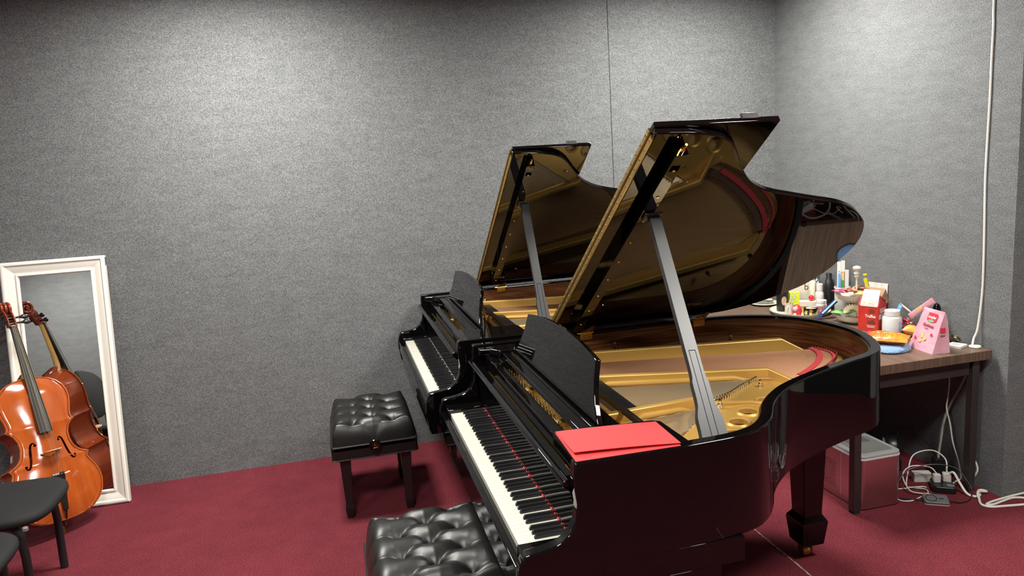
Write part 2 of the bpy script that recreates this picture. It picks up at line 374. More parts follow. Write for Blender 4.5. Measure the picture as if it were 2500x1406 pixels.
def make_piano(label, group):
    t = thing('grand_piano', label, 'piano', (0, 0, 0), 0, group)
    blk = M['piano_black']
    rim = cat_rom(RIM, 5); inn = offset(rim, .038); inn2 = offset(rim, .043)
    inn[0] = Vector((.46, .038)); inn[-1] = Vector((.46, PW-.038))
    rm = band(MB(), rim, inn, .735, ZR, caps=False)
    AP = [(.46, ZR)]+ARM[1:-1]+[(.20, .602), (.20, .735), (.46, .735)]; na = len(AP)
    for y0 in (0, PW-.038):
        rm.add([(a_, y0, c_) for a_, c_ in AP]+[(a_, y0+.038, c_) for a_, c_ in AP],
               [tuple(range(na)), tuple(range(2*na-1, na-1, -1))]+[(i, i+na, i+1+na, i+1) for i in range(na-1)])
    me = rm.mesh('rim', blk, 0); bm = bmesh.new(); bm.from_mesh(me); bmesh.ops.remove_doubles(bm, verts=bm.verts, dist=1e-4)
    bmesh.ops.recalc_face_normals(bm, faces=bm.faces); bm.to_mesh(me); bm.free(); me.shade_smooth(); me.set_sharp_from_angle(angle=math.radians(40))
    bw_ = me.attributes.new('bevel_weight_edge', 'FLOAT', 'EDGE'); sh_at = me.attributes.get('sharp_edge')
    for e in me.edges:
        z_ = min(me.vertices[i].co.z for i in e.vertices)
        bw_.data[e.index].value = 1.0 if (sh_at and sh_at.data[e.index].value and z_ > .74) else 0.0
    r = link('rim', me, t, bevel=.005, seg=3); r.modifiers[0].limit_method = 'WEIGHT'
    band(MB(), inn[:-1], inn2[:-1], .87, ZR-.012).build('rim_veneer', M['veneer'], r, smooth=50, label='reddish brown striped veneer inside the rim')
    ext = inn2
    MB().prism([(.2, .02)]+[tuple(p) for p in offset(rim, .02)]+[(.2, PW-.02)], 'z', .745, .752).build('bottom_board', M['satin_black'], t, smooth=0)
    MB().prism([(.2, .043)]+[tuple(p) for p in inn2]+[(.2, PW-.043)], 'z', .862, .868).build('soundboard', M['soundboard'], t, smooth=0, label='pale spruce soundboard')
    kb = MB().box(.2005, .625, 0, PW, .6605, .7345); kb.box(.2005, .55, 0, PW, .600, .660); kb.box(-.025, .200, .0385, PW-.0385, .603, .735); kb.build('keybed', blk, t, bevel=.0006)
    MB().box(-.036, -.012, .0385, PW-.0385, .672, .747).build('keyslip', blk, t, bevel=.004, seg=3)
    for y0, y1_ in ((.0385, .1145), (PW-.1145, PW-.0385)): MB().box(-.012, .15, y0, y1_, .70, .772).build('key_block', blk, t, bevel=.004)
    # keyboard
    wk = MB().box(0.0, .150, -.0112, .0112, ZK-.022, ZK).mesh('white_key', M['white_key'], 0)
    bk = MB().loft([[(.050, -.0062, ZK-.005), (.050, .0062, ZK-.005), (.148, .0062, ZK-.005), (.148, -.0062, ZK-.005)],
                    [(.051, -.0060, ZK+.003), (.051, .0060, ZK+.003), (.148, .0060, ZK+.003), (.148, -.0060, ZK+.003)],
                    [(.056, -.0048, ZK+.012), (.056, .0048, ZK+.012), (.148, .0048, ZK+.012), (.148, -.0048, ZK+.012)]]).mesh('black_key', M['black_key'], 0)
    YB = PW-.115
    for i in range(52):
        o = link('white_key', wk, t, bevel=.0012, seg=2); o.location = (0, YB-.0235*(i+.5), 0)
        if i == 51: continue
        nm = 'ABCDEFG'[i % 7]
        if nm in 'ACDFG':
            d = {'A': .0035, 'C': -.0025, 'D': .0025, 'F': -.0035, 'G': 0}[nm]
            o = link('black_key', bk, t, bevel=.0009, seg=2); o.location = (0, YB-.0235*(i+1)-d, 0)
    MB().box(.1465, .1495, .116, PW-.116, ZK, ZK+.0065).build('key_felt', M['red_felt'], t, smooth=0, label='thin red felt strip behind the keys')
    fb = [(.152, .735), (.150, .775), (.147, .85), (.147, .935), (.128, .944), (.110, .950), (.106, .957), (.110, .967), (.122, .972), (.129, .968), (.131, .935), (.172, .935), (.172, .735)]
    MB().prism(fb, 'y', .039, PW-.039).build('fallboard', blk, t, bevel=.002, smooth=40)
    MB().box(.176, .215, .039, PW-.039, .93, .990).build('lock_rail', blk, t, bevel=.003)
    # ledges beside the music desk
    MB().prism([(.15, .0385), (.15, .255), (.455, .222), (.475, .205), (.478, .0385)], 'z', .985, ZR-.001).build('treble_ledge', blk, t, bevel=.003)
    MB().prism([(.22, PW-.045), (.22, 1.225), (.40, 1.225), (.44, 1.26), (.475, PW-.045)], 'z', .955, .990).build('bass_ledge', blk, t, bevel=.004)
    MB().prism([(.15, PW-.05), (.15, 1.36), (.20, 1.35), (.23, 1.30), (.30, 1.30), (.33, PW-.05)], 'z', .99, ZR-.008).build('bass_cheek', blk, t, bevel=.006, seg=3)
    sh = MB().box(.226, .355, .222, 1.225, 1.008, ZR-.002).build('music_shelf', blk, t, bevel=.003)
    MB().box(.262, .268, .235, 1.215, ZR-.002, ZR+.004).build('shelf_strip', blk, sh, bevel=.0015)
    # music desk
    hw = [(-.497, 0), (-.474, .02), (-.447, .05), (-.425, .085), (-.409, .125), (-.398, .176)]
    top = [(-.398+.796*k/16, .176+.030*(1-((k-8)/8)**2)) for k in range(1, 16)]
    out = hw+top+[(-a, b) for a, b in hw[::-1]]
    md = MB().prism(out, 'x', 0, .018)
    mdo = md.build('music_desk', blk, t, bevel=.003, seg=2)
    mdo.location = (.282, PW/2, ZR+.006); mdo.rotation_euler = (0, math.radians(13), 0)
    for s in (-.3, .3): MB().tube([(.02, s, .15), (.07, s, .01)], .005).build('desk_support', M['brass'], mdo)
    # cast-iron plate
    zb, zt = .885, .900
    gp = M['gold_plate']
    web_out = [(.50, .20), (.56, .10), (.66, .095), (.72, .125), (.765, .17), (.80, .215), (.84, .265), (.88, .305), (.93, .345), (1.0, .388), (1.09, .432), (1.2, .48), (1.32, .525),
               (1.36, .60), (1.40, .70), (1.30, .73), (1.21, .79), (1.16, .80), (1.10, .762), (1.03, .715), (.96, .665), (.90, .635), (.83, .615), (.80, .60), (.755, .50), (.70, .41), (.66, .405), (.60, .33), (.50, .26)]
    HC = ((.938, .484, .034), (.854, .405, .034), (1.060, .560, .034), (.783, .318, .032), (1.180, .595, .036), (1.288, .628, .036))
    holes = [circ(*c) for c in HC]
    pl = holed(web_out, holes, zb, zt)
    pl.prism([(.165, .10), (.50, .10), (.50, 1.40), (.165, 1.40)], 'z', .895, .905)
    pl.build('iron_plate', gp, t, bevel=.003, smooth=40, label='gold painted cast iron frame with round holes')
    for c in HC:
        MB().lathe([(c[2]-.002, .885), (c[2]-.002, .903), (c[2]+.004, .906), (c[2]+.011, .900)], (c[0], c[1], 0), 28, cap=False).build('plate_ring', gp, t)
    # struts
    def strut(p, q, wd, z0, z1, drop=None):
        pts = [(p[0], p[1], z1), (q[0], q[1], z1)]
        if drop: pts.append(drop)
        mb = MB(); t2 = (Vector(q)-Vector(p)).normalized(); nn = Vector((-t2.y, t2.x, 0))*wd/2
        rings = [[Vector((a, b, z0))-nn*1.25, Vector((a, b, z0))+nn*1.25, Vector((a, b, c))+nn, Vector((a, b, c))-nn] for a, b, c in pts]
        mb.loft(rings); return mb.build('strut', gp, t, bevel=.005, seg=3)
    strut((.49, 1.378), (1.53, 1.166), .030, .885, .955, (1.61, 1.11, .905))
    strut((.49, 1.008), (1.214, .791), .026, .885, .950, (1.30, .665, .902))
    strut((.455, .562), (.79, .588), .024, .885, .945, (.84, .612, .902))
    MB().tube([(.56, .968, .912), (.60, .954, .916), (1.08, .812, .915), (1.13, .798, .906)], [.006, .012, .012, .006], 10).build('strut_rib', gp, t)
    MB().tube([(.54, .548, .908), (.57, .553, .914), (.72, .566, .913), (.755, .570, .906)], [.005, .011, .011, .005], 10).build('strut_rib', gp, t)
    MB().tube([(.86, .612, .902), (.885, .60, .906), (.92, .585, .906), (1.0, .565, .904), (1.06, .52, .903), (1.10, .47, .903)], [.006, .010, .007, .007, .007, .005], 8).build('web_rib', gp, t)
    MB().prism([(.69, .41), (.60, .33), (.60, .12), (.66, .12), (.71, .20), (.725, .36)], 'z', .900, .918).build('treble_boss', gp, t, bevel=.012, seg=3)
    sh_ = lambda L_: [(a-.030, b-.034) for a, b in L_]
    hitch = cat_rom(sh_([(1.665, 1.125), (1.70, 1.07), (1.712, 1.01), (1.695, .955), (1.628, .885), (1.524, .806), (1.43, .752), (1.36, .722)]), 6)
    hin = offset(hitch, -.020)
    band(MB(), offset(hitch, .004), offset(hitch, -.028), .875, .903).build('hitch_rail', gp, t, bevel=.004)
    MB().prism([(1.575, .83), (1.625, .775), (1.60, .735), (1.53, .755)], 'z', .885, .900).build('tail_horn', gp, t, bevel=.004)
    zs = .908
    hp = MB()
    for k in range(40):
        p = along(hin, .02+.96*k/39)
        hp.tube([(p.x, p.y, .90), (p.x+.002, p.y, .928)], .0018, 5)
    stuff(hp.build('hitch_pins', M['chrome'], t))
    br = cat_rom(sh_([(1.630, 1.115), (1.60, 1.055), (1.555, .995), (1.481, .919), (1.386, .846), (1.317, .812)]), 6)
    band(MB(), br, offset(br, .034), .868, .907).build('bass_bridge', M['wood_bridge'], t, bevel=.002)
    rf = cat_rom(sh_([(1.648, 1.122), (1.630, 1.045), (1.585, .975), (1.505, .895), (1.415, .828), (1.36, .795)]), 6)
    band(MB(), rf, offset(rf, .024), .900, .9175).build('string_felt', M['red_felt'], t, smooth=0, label='red felt woven through the bass strings')
    rf2 = cat_rom(sh_([(1.672, 1.10), (1.680, 1.02), (1.645, .95), (1.585, .89), (1.515, .84)]), 6)
    band(MB(), rf2, offset(rf2, .010), .900, .9178).build('string_felt', M['red_felt'], t, smooth=0, label='red felt woven through the bass strings')
    tb = cat_rom([(1.08, .815), (1.0, .755), (.92, .70), (.84, .665), (.76, .60), (.69, .50), (.64, .40)], 5)
    band(MB(), tb, offset(tb, .022), .868, .902).build('treble_bridge', M['soundboard'], t, bevel=.002)
    st = MB()
    for k in range(42):
        a = (.47, 1.345-.318*k/41, .910); b = along(hin, .03+.93*k/41)
        st.tube([a, (b.x, b.y, .912)], .0015, 4, cap=False)
    stuff(st.build('bass_strings', M['copper_string'], t, smooth=0, label='copper wound bass strings'))
    st = MB(); e1 = [(1.16, .795), (1.10, .757), (1.03, .710), (.96, .660), (.90, .630), (.86, .618)]
    for k in range(54):
        a = (.47, .982-.38*k/53, zs-.004); b = along(e1, k/53)
        st.tube([a, (b.x, b.y, .909)], .0011, 3, cap=False)
    e2 = [(.815, .605), (.765, .51), (.71, .42), (.68, .40)]
    for k in range(34):
        a = (.47, .548-.24*k/33, zs-.004); b = along(e2, k/33)
        st.tube([a, (b.x, b.y, .908)], .0011, 3, cap=False)
    stuff(st.build('steel_strings', M['steel_string'], t, smooth=0, label='plain steel treble strings'))
    ag = MB()
    for k in range(22):
        p = along(e1, k/21); ag.lathe([(.004, .90), (.0045, .915), (.003, .922)], (p.x+.004, p.y-.004, 0), 6)
    for k in range(16):
        p = along(e2, k/15); ag.lathe([(.0035, .90), (.004, .915), (.003, .921)], (p.x, p.y, 0), 6)
    stuff(ag.build('string_posts', M['chrome'], t))
    pins = MB()
    for k in range(76):
        yy = 1.30-(1.30-.20)*k/75
        if 0.93 < yy < 0.985 or .55 < yy < .575: continue
        for j in range(3):
            x = .205+.042*j+.007*(k % 3)
            pins.tube([(x, yy, .903), (x, yy, .948)], .0033, 6)
    stuff(pins.build('tuning_pins', M['chrome'], t, label='rows of shiny tuning pins'))
    for yy in (.958, .562): bar((.20, yy), (.48, yy), .03, .90, .944).build('pin_strut', gp, t, bevel=.006)
    MB().box(.176, .345, .20, .235, .90, .948).build('plate_end', gp, t, bevel=.005)
    MB().box(.488, .502, .30, 1.30, .938, .962).build('damper_rail', M['satin_black'], t, bevel=.002)
    dm = MB()
    for k in range(60):
        yy = 1.36-.78*k/59
        if .985 < yy < 1.03: continue
        dm.box(.515, .570, yy-.0035, yy+.0035, zs+.003, zs+.026)
    stuff(dm.build('dampers', M['satin_black'], t, smooth=0, label='row of black dampers'))
    for (x, y_, z) in ((.80, 1.385, .945), (1.33, 1.262, .945), (1.135, .715, .900), (.872, .560, .902), (1.585, .775, .900), (.55, 1.395, .945)):
        MB().lathe([(.011, 0), (.011, .006), (.009, .008), (.009, .016), (.0055, .018), (.0065, .024), (.006, .029), (.002, .032)], (x, y_, z), 12).build('acorn_bolt', M['chrome'], t)
    # lid, raised; its local y runs back over the hinge, so L = -y
    LC = [(.514, 1.44), (.58, 1.437), (.64, 1.432), (.714, 1.417), (.769, 1.392), (.811, 1.354), (.846, 1.307), (.901, 1.227), (.956, 1.162), (1.014, 1.115), (1.09, 1.075), (1.2, 1.037),
          (1.306, 1.002), (1.421, .966), (1.52, .916), (1.603, .85), (1.667, .785), (1.721, .692), (1.753, .597), (1.763, .492), (1.757, .351), (1.715, .229), (1.641, .15), (1.55, .075), (1.432, .024), (1.33, .004), (1.2, 0.0)]
    lc = [(p.x, -max(p.y, 0)) for p in cat_rom(LC, 4)]
    lid = MB().prism([(.514, 0.0)]+lc, 'z', 0, .021).build('lid', blk, t, bevel=.004, seg=3, smooth=30)
    lid.location = (0, 1.44, 1.042); lid.rotation_euler = (-math.radians(35.3), 0, 0)
    MB().box(.516, .931, -1.443, 0, .023, .043).build('lid_flap', blk, lid, bevel=.004, seg=3)
    MB().box(.508, .5135, -1.415, -.02, -.001, .016).build('lid_hinge', M['brass_worn'], lid)
    MB().box(.509, .5155, -1.415, -.02, .026, .041).build('lid_hinge', M['brass_worn'], lid)
    MB().tube([(.507, -1.415, .0215), (.507, -.02, .0215)], .004, 8).build('hinge_knuckle', M['brass_worn'], lid)
    sc = MB()
    for k in range(30):
        for q in (.006, .034):
            sc.lathe([(.0034, 0), (.0030, .0015), (.001, .0022)], (0, 0, 0), 6)
            for i in range(len(sc.v)-18, len(sc.v)):
                a, b, c = sc.v[i]; sc.v[i] = (.508-c, -.04-1.36*k/29+a+(.012 if q > .02 else 0), q+b)
    stuff(sc.build('hinge_screws', M['brass'], lid))
    rlm = holed([(.590, -1.375), (.634, -1.375), (.634, -.075), (.590, -.075)], [[(.597, -1.325), (.627, -1.325), (.627, -1.295), (.597, -1.295)]], -.036, -.012)
    rl = rlm.box(.590, .634, -1.375, -.075, -.0121, 0).build('lid_rail', blk, lid, smooth=0)
    for k in range(9):
        MB().lathe([(.0045, -.0385), (.005, -.036)], (.612, -.14-.145*k, 0), 10).build('rail_screw', M['brass'], lid)
    MB().tube([(.612, -1.375, -.020), (.612, -1.392, -.022), (.612, -1.395, -.023), (.612, -1.415, -.026)], [.008, .008, .0055, .0045], 10).build('prop_pin', M['brass'], lid)
    MB().box(.600, .664, -1.065, -1.02, -.045, -.036).build('prop_cup', M['satin_black'], lid, bevel=.003)
    for (x, L_) in ((1.367, .821), (1.25, .584)): MB().lathe([(.008, -.010), (.010, -.004), (.010, 0)], (x, -L_, 0), 12).build('bumper', M['rubber'], lid)
    MB().box(.80, .855, -1.452, -1.442, .030, .052).build('lid_bumper', M['satin_black'], lid, bevel=.002)
    # prop stick
    A_ = Vector((.588, .082, .975)); B_ = Vector((.642, 1.44-1.04*math.cos(math.radians(35.3))-.028*math.sin(math.radians(35.3)), 1.042+1.04*math.sin(math.radians(35.3))-.036))
    ax = (B_-A_); Ln = ax.length; ax.normalize(); wd = Vector((1, 0, 0))-ax*ax.x; wd.normalize(); nr = wd.cross(ax)
    hwp = [(0, .043), (.05, .040), (.085, .039), (.105, .034), (.125, .0285), (.155, .0265), (.195, .0262), (.212, .0225), (.25, .0205), (.36, .0205), (Ln, .0195)]
    hs = [(p.x, p.y) for p in cat_rom([(a, b) for a, b in hwp], 4)]
    out = [(-b, a) for a, b in hs]+[(b, a) for a, b in hs[::-1]]
    m4 = Matrix((wd, ax, nr)).transposed().to_4x4(); m4.translation = A_
    # grooves run round the inlaid inner stick on both faces: a thin core with raised pieces on it
    pm = MB().prism(out, 'z', -.0065, .0065); lo_ = [(a, b) for a, b in hs if a < .298]+[(.298, .0205)]; hi_ = [(.302, .0205)]+[(a, b) for a, b in hs if a > .302]
    for z0_, z1_ in ((-.011, -.0064), (.0064, .011)):
        pm.prism([(-b, a) for a, b in lo_]+[(-.0115, .298), (-.0115, 0)], 'z', z0_, z1_); pm.prism([(b, a) for a, b in lo_]+[(.0115, .298), (.0115, 0)], 'z', z0_, z1_)
        pm.prism([(-b, a) for a, b in [(.298, .0205)]+hi_]+[(b, a) for a, b in (hi_[::-1]+[(.298, .0205)])]+[(.0115, .298), (.0115, .302), (-.0115, .302), (-.0115, .298)], 'z', z0_, z1_)
        pm.box(-.0095, .0095, 0, .2995, z0_, z1_)
    pr = pm.xf(m4).build('prop_stick', M['prop_black'], t, smooth=25)
    # spine hinges
    for x in (.665, 1.24):
        h = MB().tube([(x-.045, PW-.060, ZR+.004), (x+.035, PW-.060, ZR+.004)], .006, 10)
        h.box(x-.03, x+.03, PW-.0575, PW-.053, ZR-.032, ZR+.002)
        ho = h.build('spine_hinge', M['brass'], t, bevel=.001)
        fin = [(-.028, 0), (-.026, .02), (-.012, .034), (-.006, .05), (.004, .062), (.016, .070), (.024, .066), (.022, .056), (.028, .048), (.020, .040), (.026, .030), (.022, .022), (.028, 0)]
        f = MB().prism(fin, 'z', 0, .004)
        th = math.radians(35.3)
        fm = Matrix(((1, 0, 0, x), (0, -math.cos(th), math.sin(th), PW-.062), (0, math.sin(th), math.cos(th), ZR+.002), (0, 0, 0, 1)))
        f.xf(fm).build('hinge_leaf', M['brass'], ho)
        s_ = MB()
        for dx in (-.018, 0, .018): s_.lathe([(.0045, 0), (.003, .002)], (x+dx, 0, 0), 8)
        s_.v = [(a, PW-.0578-c, ZR-.018+b) for a, b, c in s_.v]
        s_.build('hinge_screw', M['brass_worn'], ho)
    # legs with casters
    for (x, y_) in ((.26, .14), (.26, PW-.14), (1.50, .93)):
        def sq(h, z): return [(x-h, y_-h, z), (x+h, y_-h, z), (x+h, y_+h, z), (x-h, y_+h, z)]
        lg = MB().loft([sq(.062, .745 if x > 1 else .665), sq(.060, .60), sq(.046, .235), sq(.046, .215), sq(.062, .190), sq(.064, .180), sq(.052, .075)]).build('leg', blk, t, bevel=.004, smooth=20)
        cs = MB().lathe([(.030, .075), (.030, .069), (.012, .067)], (x, y_, 0), 16)
        cs.box(x-.024, x-.018, y_-.012, y_+.030, .022, .070); cs.box(x+.018, x+.024, y_-.012, y_+.030, .022, .070)
        cs.build('caster_fork', M['brass'], lg, bevel=.001)
        MB().lathe([(.008, -.017), (.024, -.016), (.026, -.012), (.026, .012), (.024, .016), (.008, .017)], (x, y_+.014, .026), 24, axis='x').build('caster_wheel', M['brass_worn'], lg)
    # pedal lyre
    ly = MB().box(.33, .37, PW/2-.11, PW/2+.11, .10, .17).build('pedal_box', blk, t, bevel=.004)
    for s in (-.07, -.025, .025, .07): MB().tube([(.35, PW/2+s, .16), (.35, PW/2+s, .60)], .012, 10).build('lyre_rod', blk, ly)
    for s in (-.06, 0, .06): MB().box(.20, .34, PW/2+s-.012, PW/2+s+.012, .112, .122).build('pedal', M['brass'], ly, bevel=.003)
    return t
PG = 'black grand pianos standing one behind the other'
front = make_piano('black polished grand piano with raised lid and red folders on its side', PG)
bpy.context.view_layer.update()
rear = dup(front, (-.047, 1.530, 0))
rear['label'] = 'black polished grand piano with raised lid standing along the grey felt wall'
for ch in rear.children:
    if ch.name.startswith('key_felt'):
        me = ch.data.copy(); me.materials[0] = M['white_felt']; ch.data = me; ch['label'] = 'thin pale felt strip behind the keys'
# signature in silver pen on the lid of the front piano
flid = [c for c in front.children if c.name.startswith('lid') and c.name.split('.')[0] == 'lid'][0]
sg = MB()
for st_ in ([(1.293, .979), (1.327, .974), (1.366, .964)], [(1.331, .969), (1.334, .948), (1.323, .92)],
            [(1.306, .951), (1.349, .931), (1.407, .897), (1.455, .883), (1.462, .908), (1.462, .927), (1.439, .938), (1.465, .912), (1.502, .884)],
            [(1.52, .901), (1.561, .876), (1.598, .843), (1.63, .802)]):
    sg.tube([(p.x, -p.y, -.0006) for p in cat_rom(st_, 5)], .0014, 5, flat=0.5)
sg.build('signature', M['autograph'], flid, label='silver handwritten signature')

# ------------------------------------------------------------------ red folders on the treble ledge
def sheet(corners, thick, bow=0.0, n=10):
    """thin card through four corners (a,b,c,d) with a slight bow, closed solid"""
    a, b, c, d = map(Vector, corners); mb = MB(); T = []; 
    for i in range(n+1):
        for j in range(n+1):
            u, v = i/n, j/n
            p = a*(1-u)*(1-v)+b*u*(1-v)+c*u*v+d*(1-u)*v
            T.append(p+Vector((0, 0, bow*4*u*(1-u))))
    N = len(T); fs = []
    for i in range(n):
        for j in range(n):
            k = i*(n+1)+j; q = (k, k+n+1, k+n+2, k+1); fs += [q, tuple(x+N for x in reversed(q))]
    bd = [i*(n+1) for i in range(n+1)]+[n*(n+1)+j for j in range(1, n+1)]+[i*(n+1)+n for i in range(n-1, -1, -1)]+[j for j in range(n-1, 0, -1)]
    fs += [(bd[i], bd[(i+1) % len(bd)], bd[(i+1) % len(bd)]+N, bd[i]+N) for i in range(len(bd))]
    return mb.add(T+[p-Vector((0, 0, thick)) for p in T], fs)
z0 = ZR+.0015
tag(sheet([(.138, .008, z0+.001), (.437, .003, z0+.001), (.449, .188, z0+.001), (.150, .226, z0+.001)], .0012).build('folder', M['folder_red']), 'lower red card folder lying on the piano side with its edge peeking out', 'folder')
tag(sheet([(.146, .046, z0+.011), (.440, .009, z0+.006), (.452, .194, z0+.003), (.152, .233, z0+.003)], .0013, .002).build('folder', M['folder_red']), 'upper red card folder tilted open on top of another on the piano', 'folder')

# ------------------------------------------------------------------ tufted piano benches
def bench_cushion():
    hx, hy = .226, .280; nx, ny = 90, 116
    side = [(s*.108, yy) for s in (-1, 1) for yy in (-.218, -.0725, .0725, .218)]; mid = [(0, yy) for yy in (-.147, 0, .147)]
    seg = []
    for (x, yy) in side:
        s = 1 if x > 0 else -1
        for dy in (-.0735, .0735):
            ye = max(-.285, min(.285, yy+dy)); seg.append(((x, yy), (0, ye), .0125))
        seg.append(((x, yy), (s*.235, yy-.012), .010))
    def sd(p, a, b):
        ax, ay = a; bx, by = b; dx, dy = bx-ax, by-ay; tt = max(0, min(1, ((p[0]-ax)*dx+(p[1]-ay)*dy)/(dx*dx+dy*dy)))
        bow = .010*math.sin(math.pi*tt)   # pleats curve slightly
        return math.hypot(p[0]-ax-dx*tt, p[1]-ay-dy*tt-bow)
    V = []; 
    for i in range(nx+1):
        for j in range(ny+1):
            u, v = -1+2*i/nx, -1+2*j/ny
            # squash square to rounded rectangle
            k = 1-.055*(abs(u)**6)*(abs(v)**6)
            x, y_ = hx*u*k, hy*v*k
            e = min(hx-abs(hx*u), hy-abs(hy*v)); e2 = max(0, min(1, e/.078))
            z = .405+.110*(1-(1-e2)**2.6)**.5
            fade = min(1, e/.03)
            dc = 0
            for a, b, dep in seg:
                d_ = sd((x, y_), a, b)
                if d_ < .09: dc = max(dc, dep*(.75*math.exp(-(d_/.0075))+.85*math.exp(-(d_/.034)**2)))
            db = 0
            for bx, by in side+mid: 
                d_ = math.hypot(x-bx, y_-by)
                if d_ < .12: db = max(db, .034*math.exp(-(d_/.024)**1.15))
            db = max(db, .030*math.exp(-((math.hypot(x, (abs(y_)-.292)*.7)/.024)**1.2)))
            z += .020*fade - dc*min(1, .35+fade) - db
            V.append((x, y_, z))
    fs = [(i*(ny+1)+j, (i+1)*(ny+1)+j, (i+1)*(ny+1)+j+1, i*(ny+1)+j+1) for i in range(nx) for j in range(ny)]
    mb = MB().add(V, fs)
    me = mb.mesh('cushion', M['leather'], 70); return me, side+mid
CUSH, BTN = bench_cushion()
def make_bench(label, loc, dz=0.0):
    t = thing('piano_bench', label, 'bench', loc, 0, 'tufted black leather piano benches')
    cu_ = link('cushion', CUSH, t); cu_.location = (0, 0, dz)
    bt = MB().lathe([(.009, 0), (.007, .004), (.002, .006)], (0, 0, 0), 10).mesh('button', M['leather'])
    for bx, by in BTN:
        o = link('button', bt, cu_); o.location = (bx, by, .479)
    out = rrect(.452, .562, .018, 5); n = len(out)
    MB().prism(out, 'z', .385+dz, .410+dz).build('seat_base', M['leather'], t)
    r0 = [(x, y_, .404+dz) for x, y_ in out]
    # skirt with a bowed lower edge on every side
    low = []
    for x, y_ in out:
        f = (1-(x/.226)**2) if abs(y_) > .26 else (1-(y_/.281)**2)
        low.append((x, y_, .336-.020*max(0, f)+dz))
    inn_ = [(x*.94, y_*.955, .404+dz) for x, y_ in out]; lin = [(a*.94, b*.955, c) for a, b, c in low]
    MB().loft([r0, low, lin, inn_], cap=False).build('skirt', M['leather'], t, smooth=40)
    MB().tube(r0+[r0[0]], .0045, 8, cap=False).build('piping', M['leather'], t)
    MB().tube(low+[low[0]], .0032, 8, cap=False).build('piping', M['leather'], t)
    for s in (-1, 1):
        k = MB().lathe([(.012, 0), (.012, .012), (.028, .013), (.031, .018), (.031, .030), (.028, .034), (.024, .033), (.002, .032)], (0, 0, 0), 28)
        k.v = [(a, s*(.281+c), .404+dz+b) for a, b, c in k.v]
        ko = k.build('height_knob', M['piano_black'], t)
        if s < 0:
            em = MB(); yq = -.3150
            def P(L_): return [(a*.001, yq, .404+dz+b*.001) for a, b in L_]
            for L_ in ([(-8, 8), (-12, 3), (-11, -5), (-5, -9), (0, -4)], [(8, 8), (12, 3), (11, -5), (5, -9), (0, -4)], [(-8, 8), (-3, 4), (0, -4)], [(8, 8), (3, 4), (0, -4)],
                       [(-4, 0), (-2, 3), (2, 3), (3, 0), (0, -2), (-2, 0)], [(-14, -9), (-8, -13), (0, -11), (8, -13), (14, -9)]):
                em.tube(cat_rom(P(L_), 4), .0008, 5)
            for a in (-5, 0, 5): em.lathe([(.0005, -.0014), (.0014, 0), (.0005, .0014)], (a*.001, yq, .404+dz+.013), 8)
            em.build('emblem', M['brass'], ko, label='small golden lyre emblem')
    for sx in (-1, 1):
        for sy in (-1, 1):
            cx, cy = sx*.160, sy*.218
            def sq(h, z, ox=0, oy=0): return [(cx-h, cy-h, z), (cx+h, cy-h, z), (cx+h, cy+h, z), (cx-h, cy+h, z)]
            MB().loft([sq(.030, .392+dz), sq(.029, .33), sq(.019, .085), sq(.0195, .075), sq(.024, .062), sq(.0235, .055), sq(.017, .0)]).build('leg', M['bench_wood'], t, bevel=.002, smooth=20)
    fr = MB()
    fr.box(-.15, .15, -.235, -.212, .345+dz, .39+dz); fr.box(-.15, .15, .212, .235, .345+dz, .39+dz); fr.box(-.17, -.148, -.2, .2, .345+dz, .39+dz); fr.box(.148, .17, -.2, .2, .345+dz, .39+dz)
    fr.build('under_frame', M['bench_wood'], t)
    return t
make_bench('black tufted leather bench near the felt wall, its knob bearing a golden emblem', (-.322, 2.305, 0), .012)
make_bench('black tufted leather bench before the keyboard of the piano with the red folders', (-.197, .660, 0), .026)

# ------------------------------------------------------------------ leaning mirror
al = math.atan2(.215, 1.445)
mm = Matrix(((1, 0, 0, -2.018), (0, math.sin(al), -math.cos(al), 2.757), (0, math.cos(al), math.sin(al), .0065), (0, 0, 0, 1)))
t = thing('standing_mirror', 'tall mirror in a moulded off white frame leaning on the felt wall', 'mirror', mat4=mm)
W_, H_ = .545, 1.461
PF = [(0, -.040), (0, -.004), (.008, 0), (.018, 0), (.025, -.008), (.033, -.009), (.058, -.021), (.069, -.022), (.073, -.016), (.081, -.016), (.085, -.028), (.085, -.040)]
def rail(p0, p1, d):   # p0->p1 outer edge, d inward
    p0, p1, d = Vector(p0), Vector(p1), Vector(d); e = (p1-p0).normalized()
    return MB().loft([[p0+d*s+e*s+Vector((0, 0, h)) for s, h in PF], [p1+d*s-e*s+Vector((0, 0, h)) for s, h in PF]])
cs = [(-W_/2, 0, 0), (W_/2, 0, 0), (W_/2, H_, 0), (-W_/2, H_, 0)]
for k, d in enumerate(((0, 1, 0), (-1, 0, 0), (0, -1, 0), (1, 0, 0))):
    rail(cs[k], cs[(k+1) % 4], d).build('frame_rail', M['mirror_frame'], t, smooth=25)
MB().box(-W_/2+.08, W_/2-.08, .08, H_-.08, -.034, -.030).build('mirror_pane', M['mirror_glass'], t, smooth=0)
MB().box(-W_/2+.01, W_/2-.01, .01, H_-.01, -.0405, -.0345).build('backing', M['cardboard'], t, smooth=0)
MB().box(W_/2-.002, W_/2+.003, H_-.055, H_-.01, -.03, -.012).build('corner_bracket', M['chrome'], t)

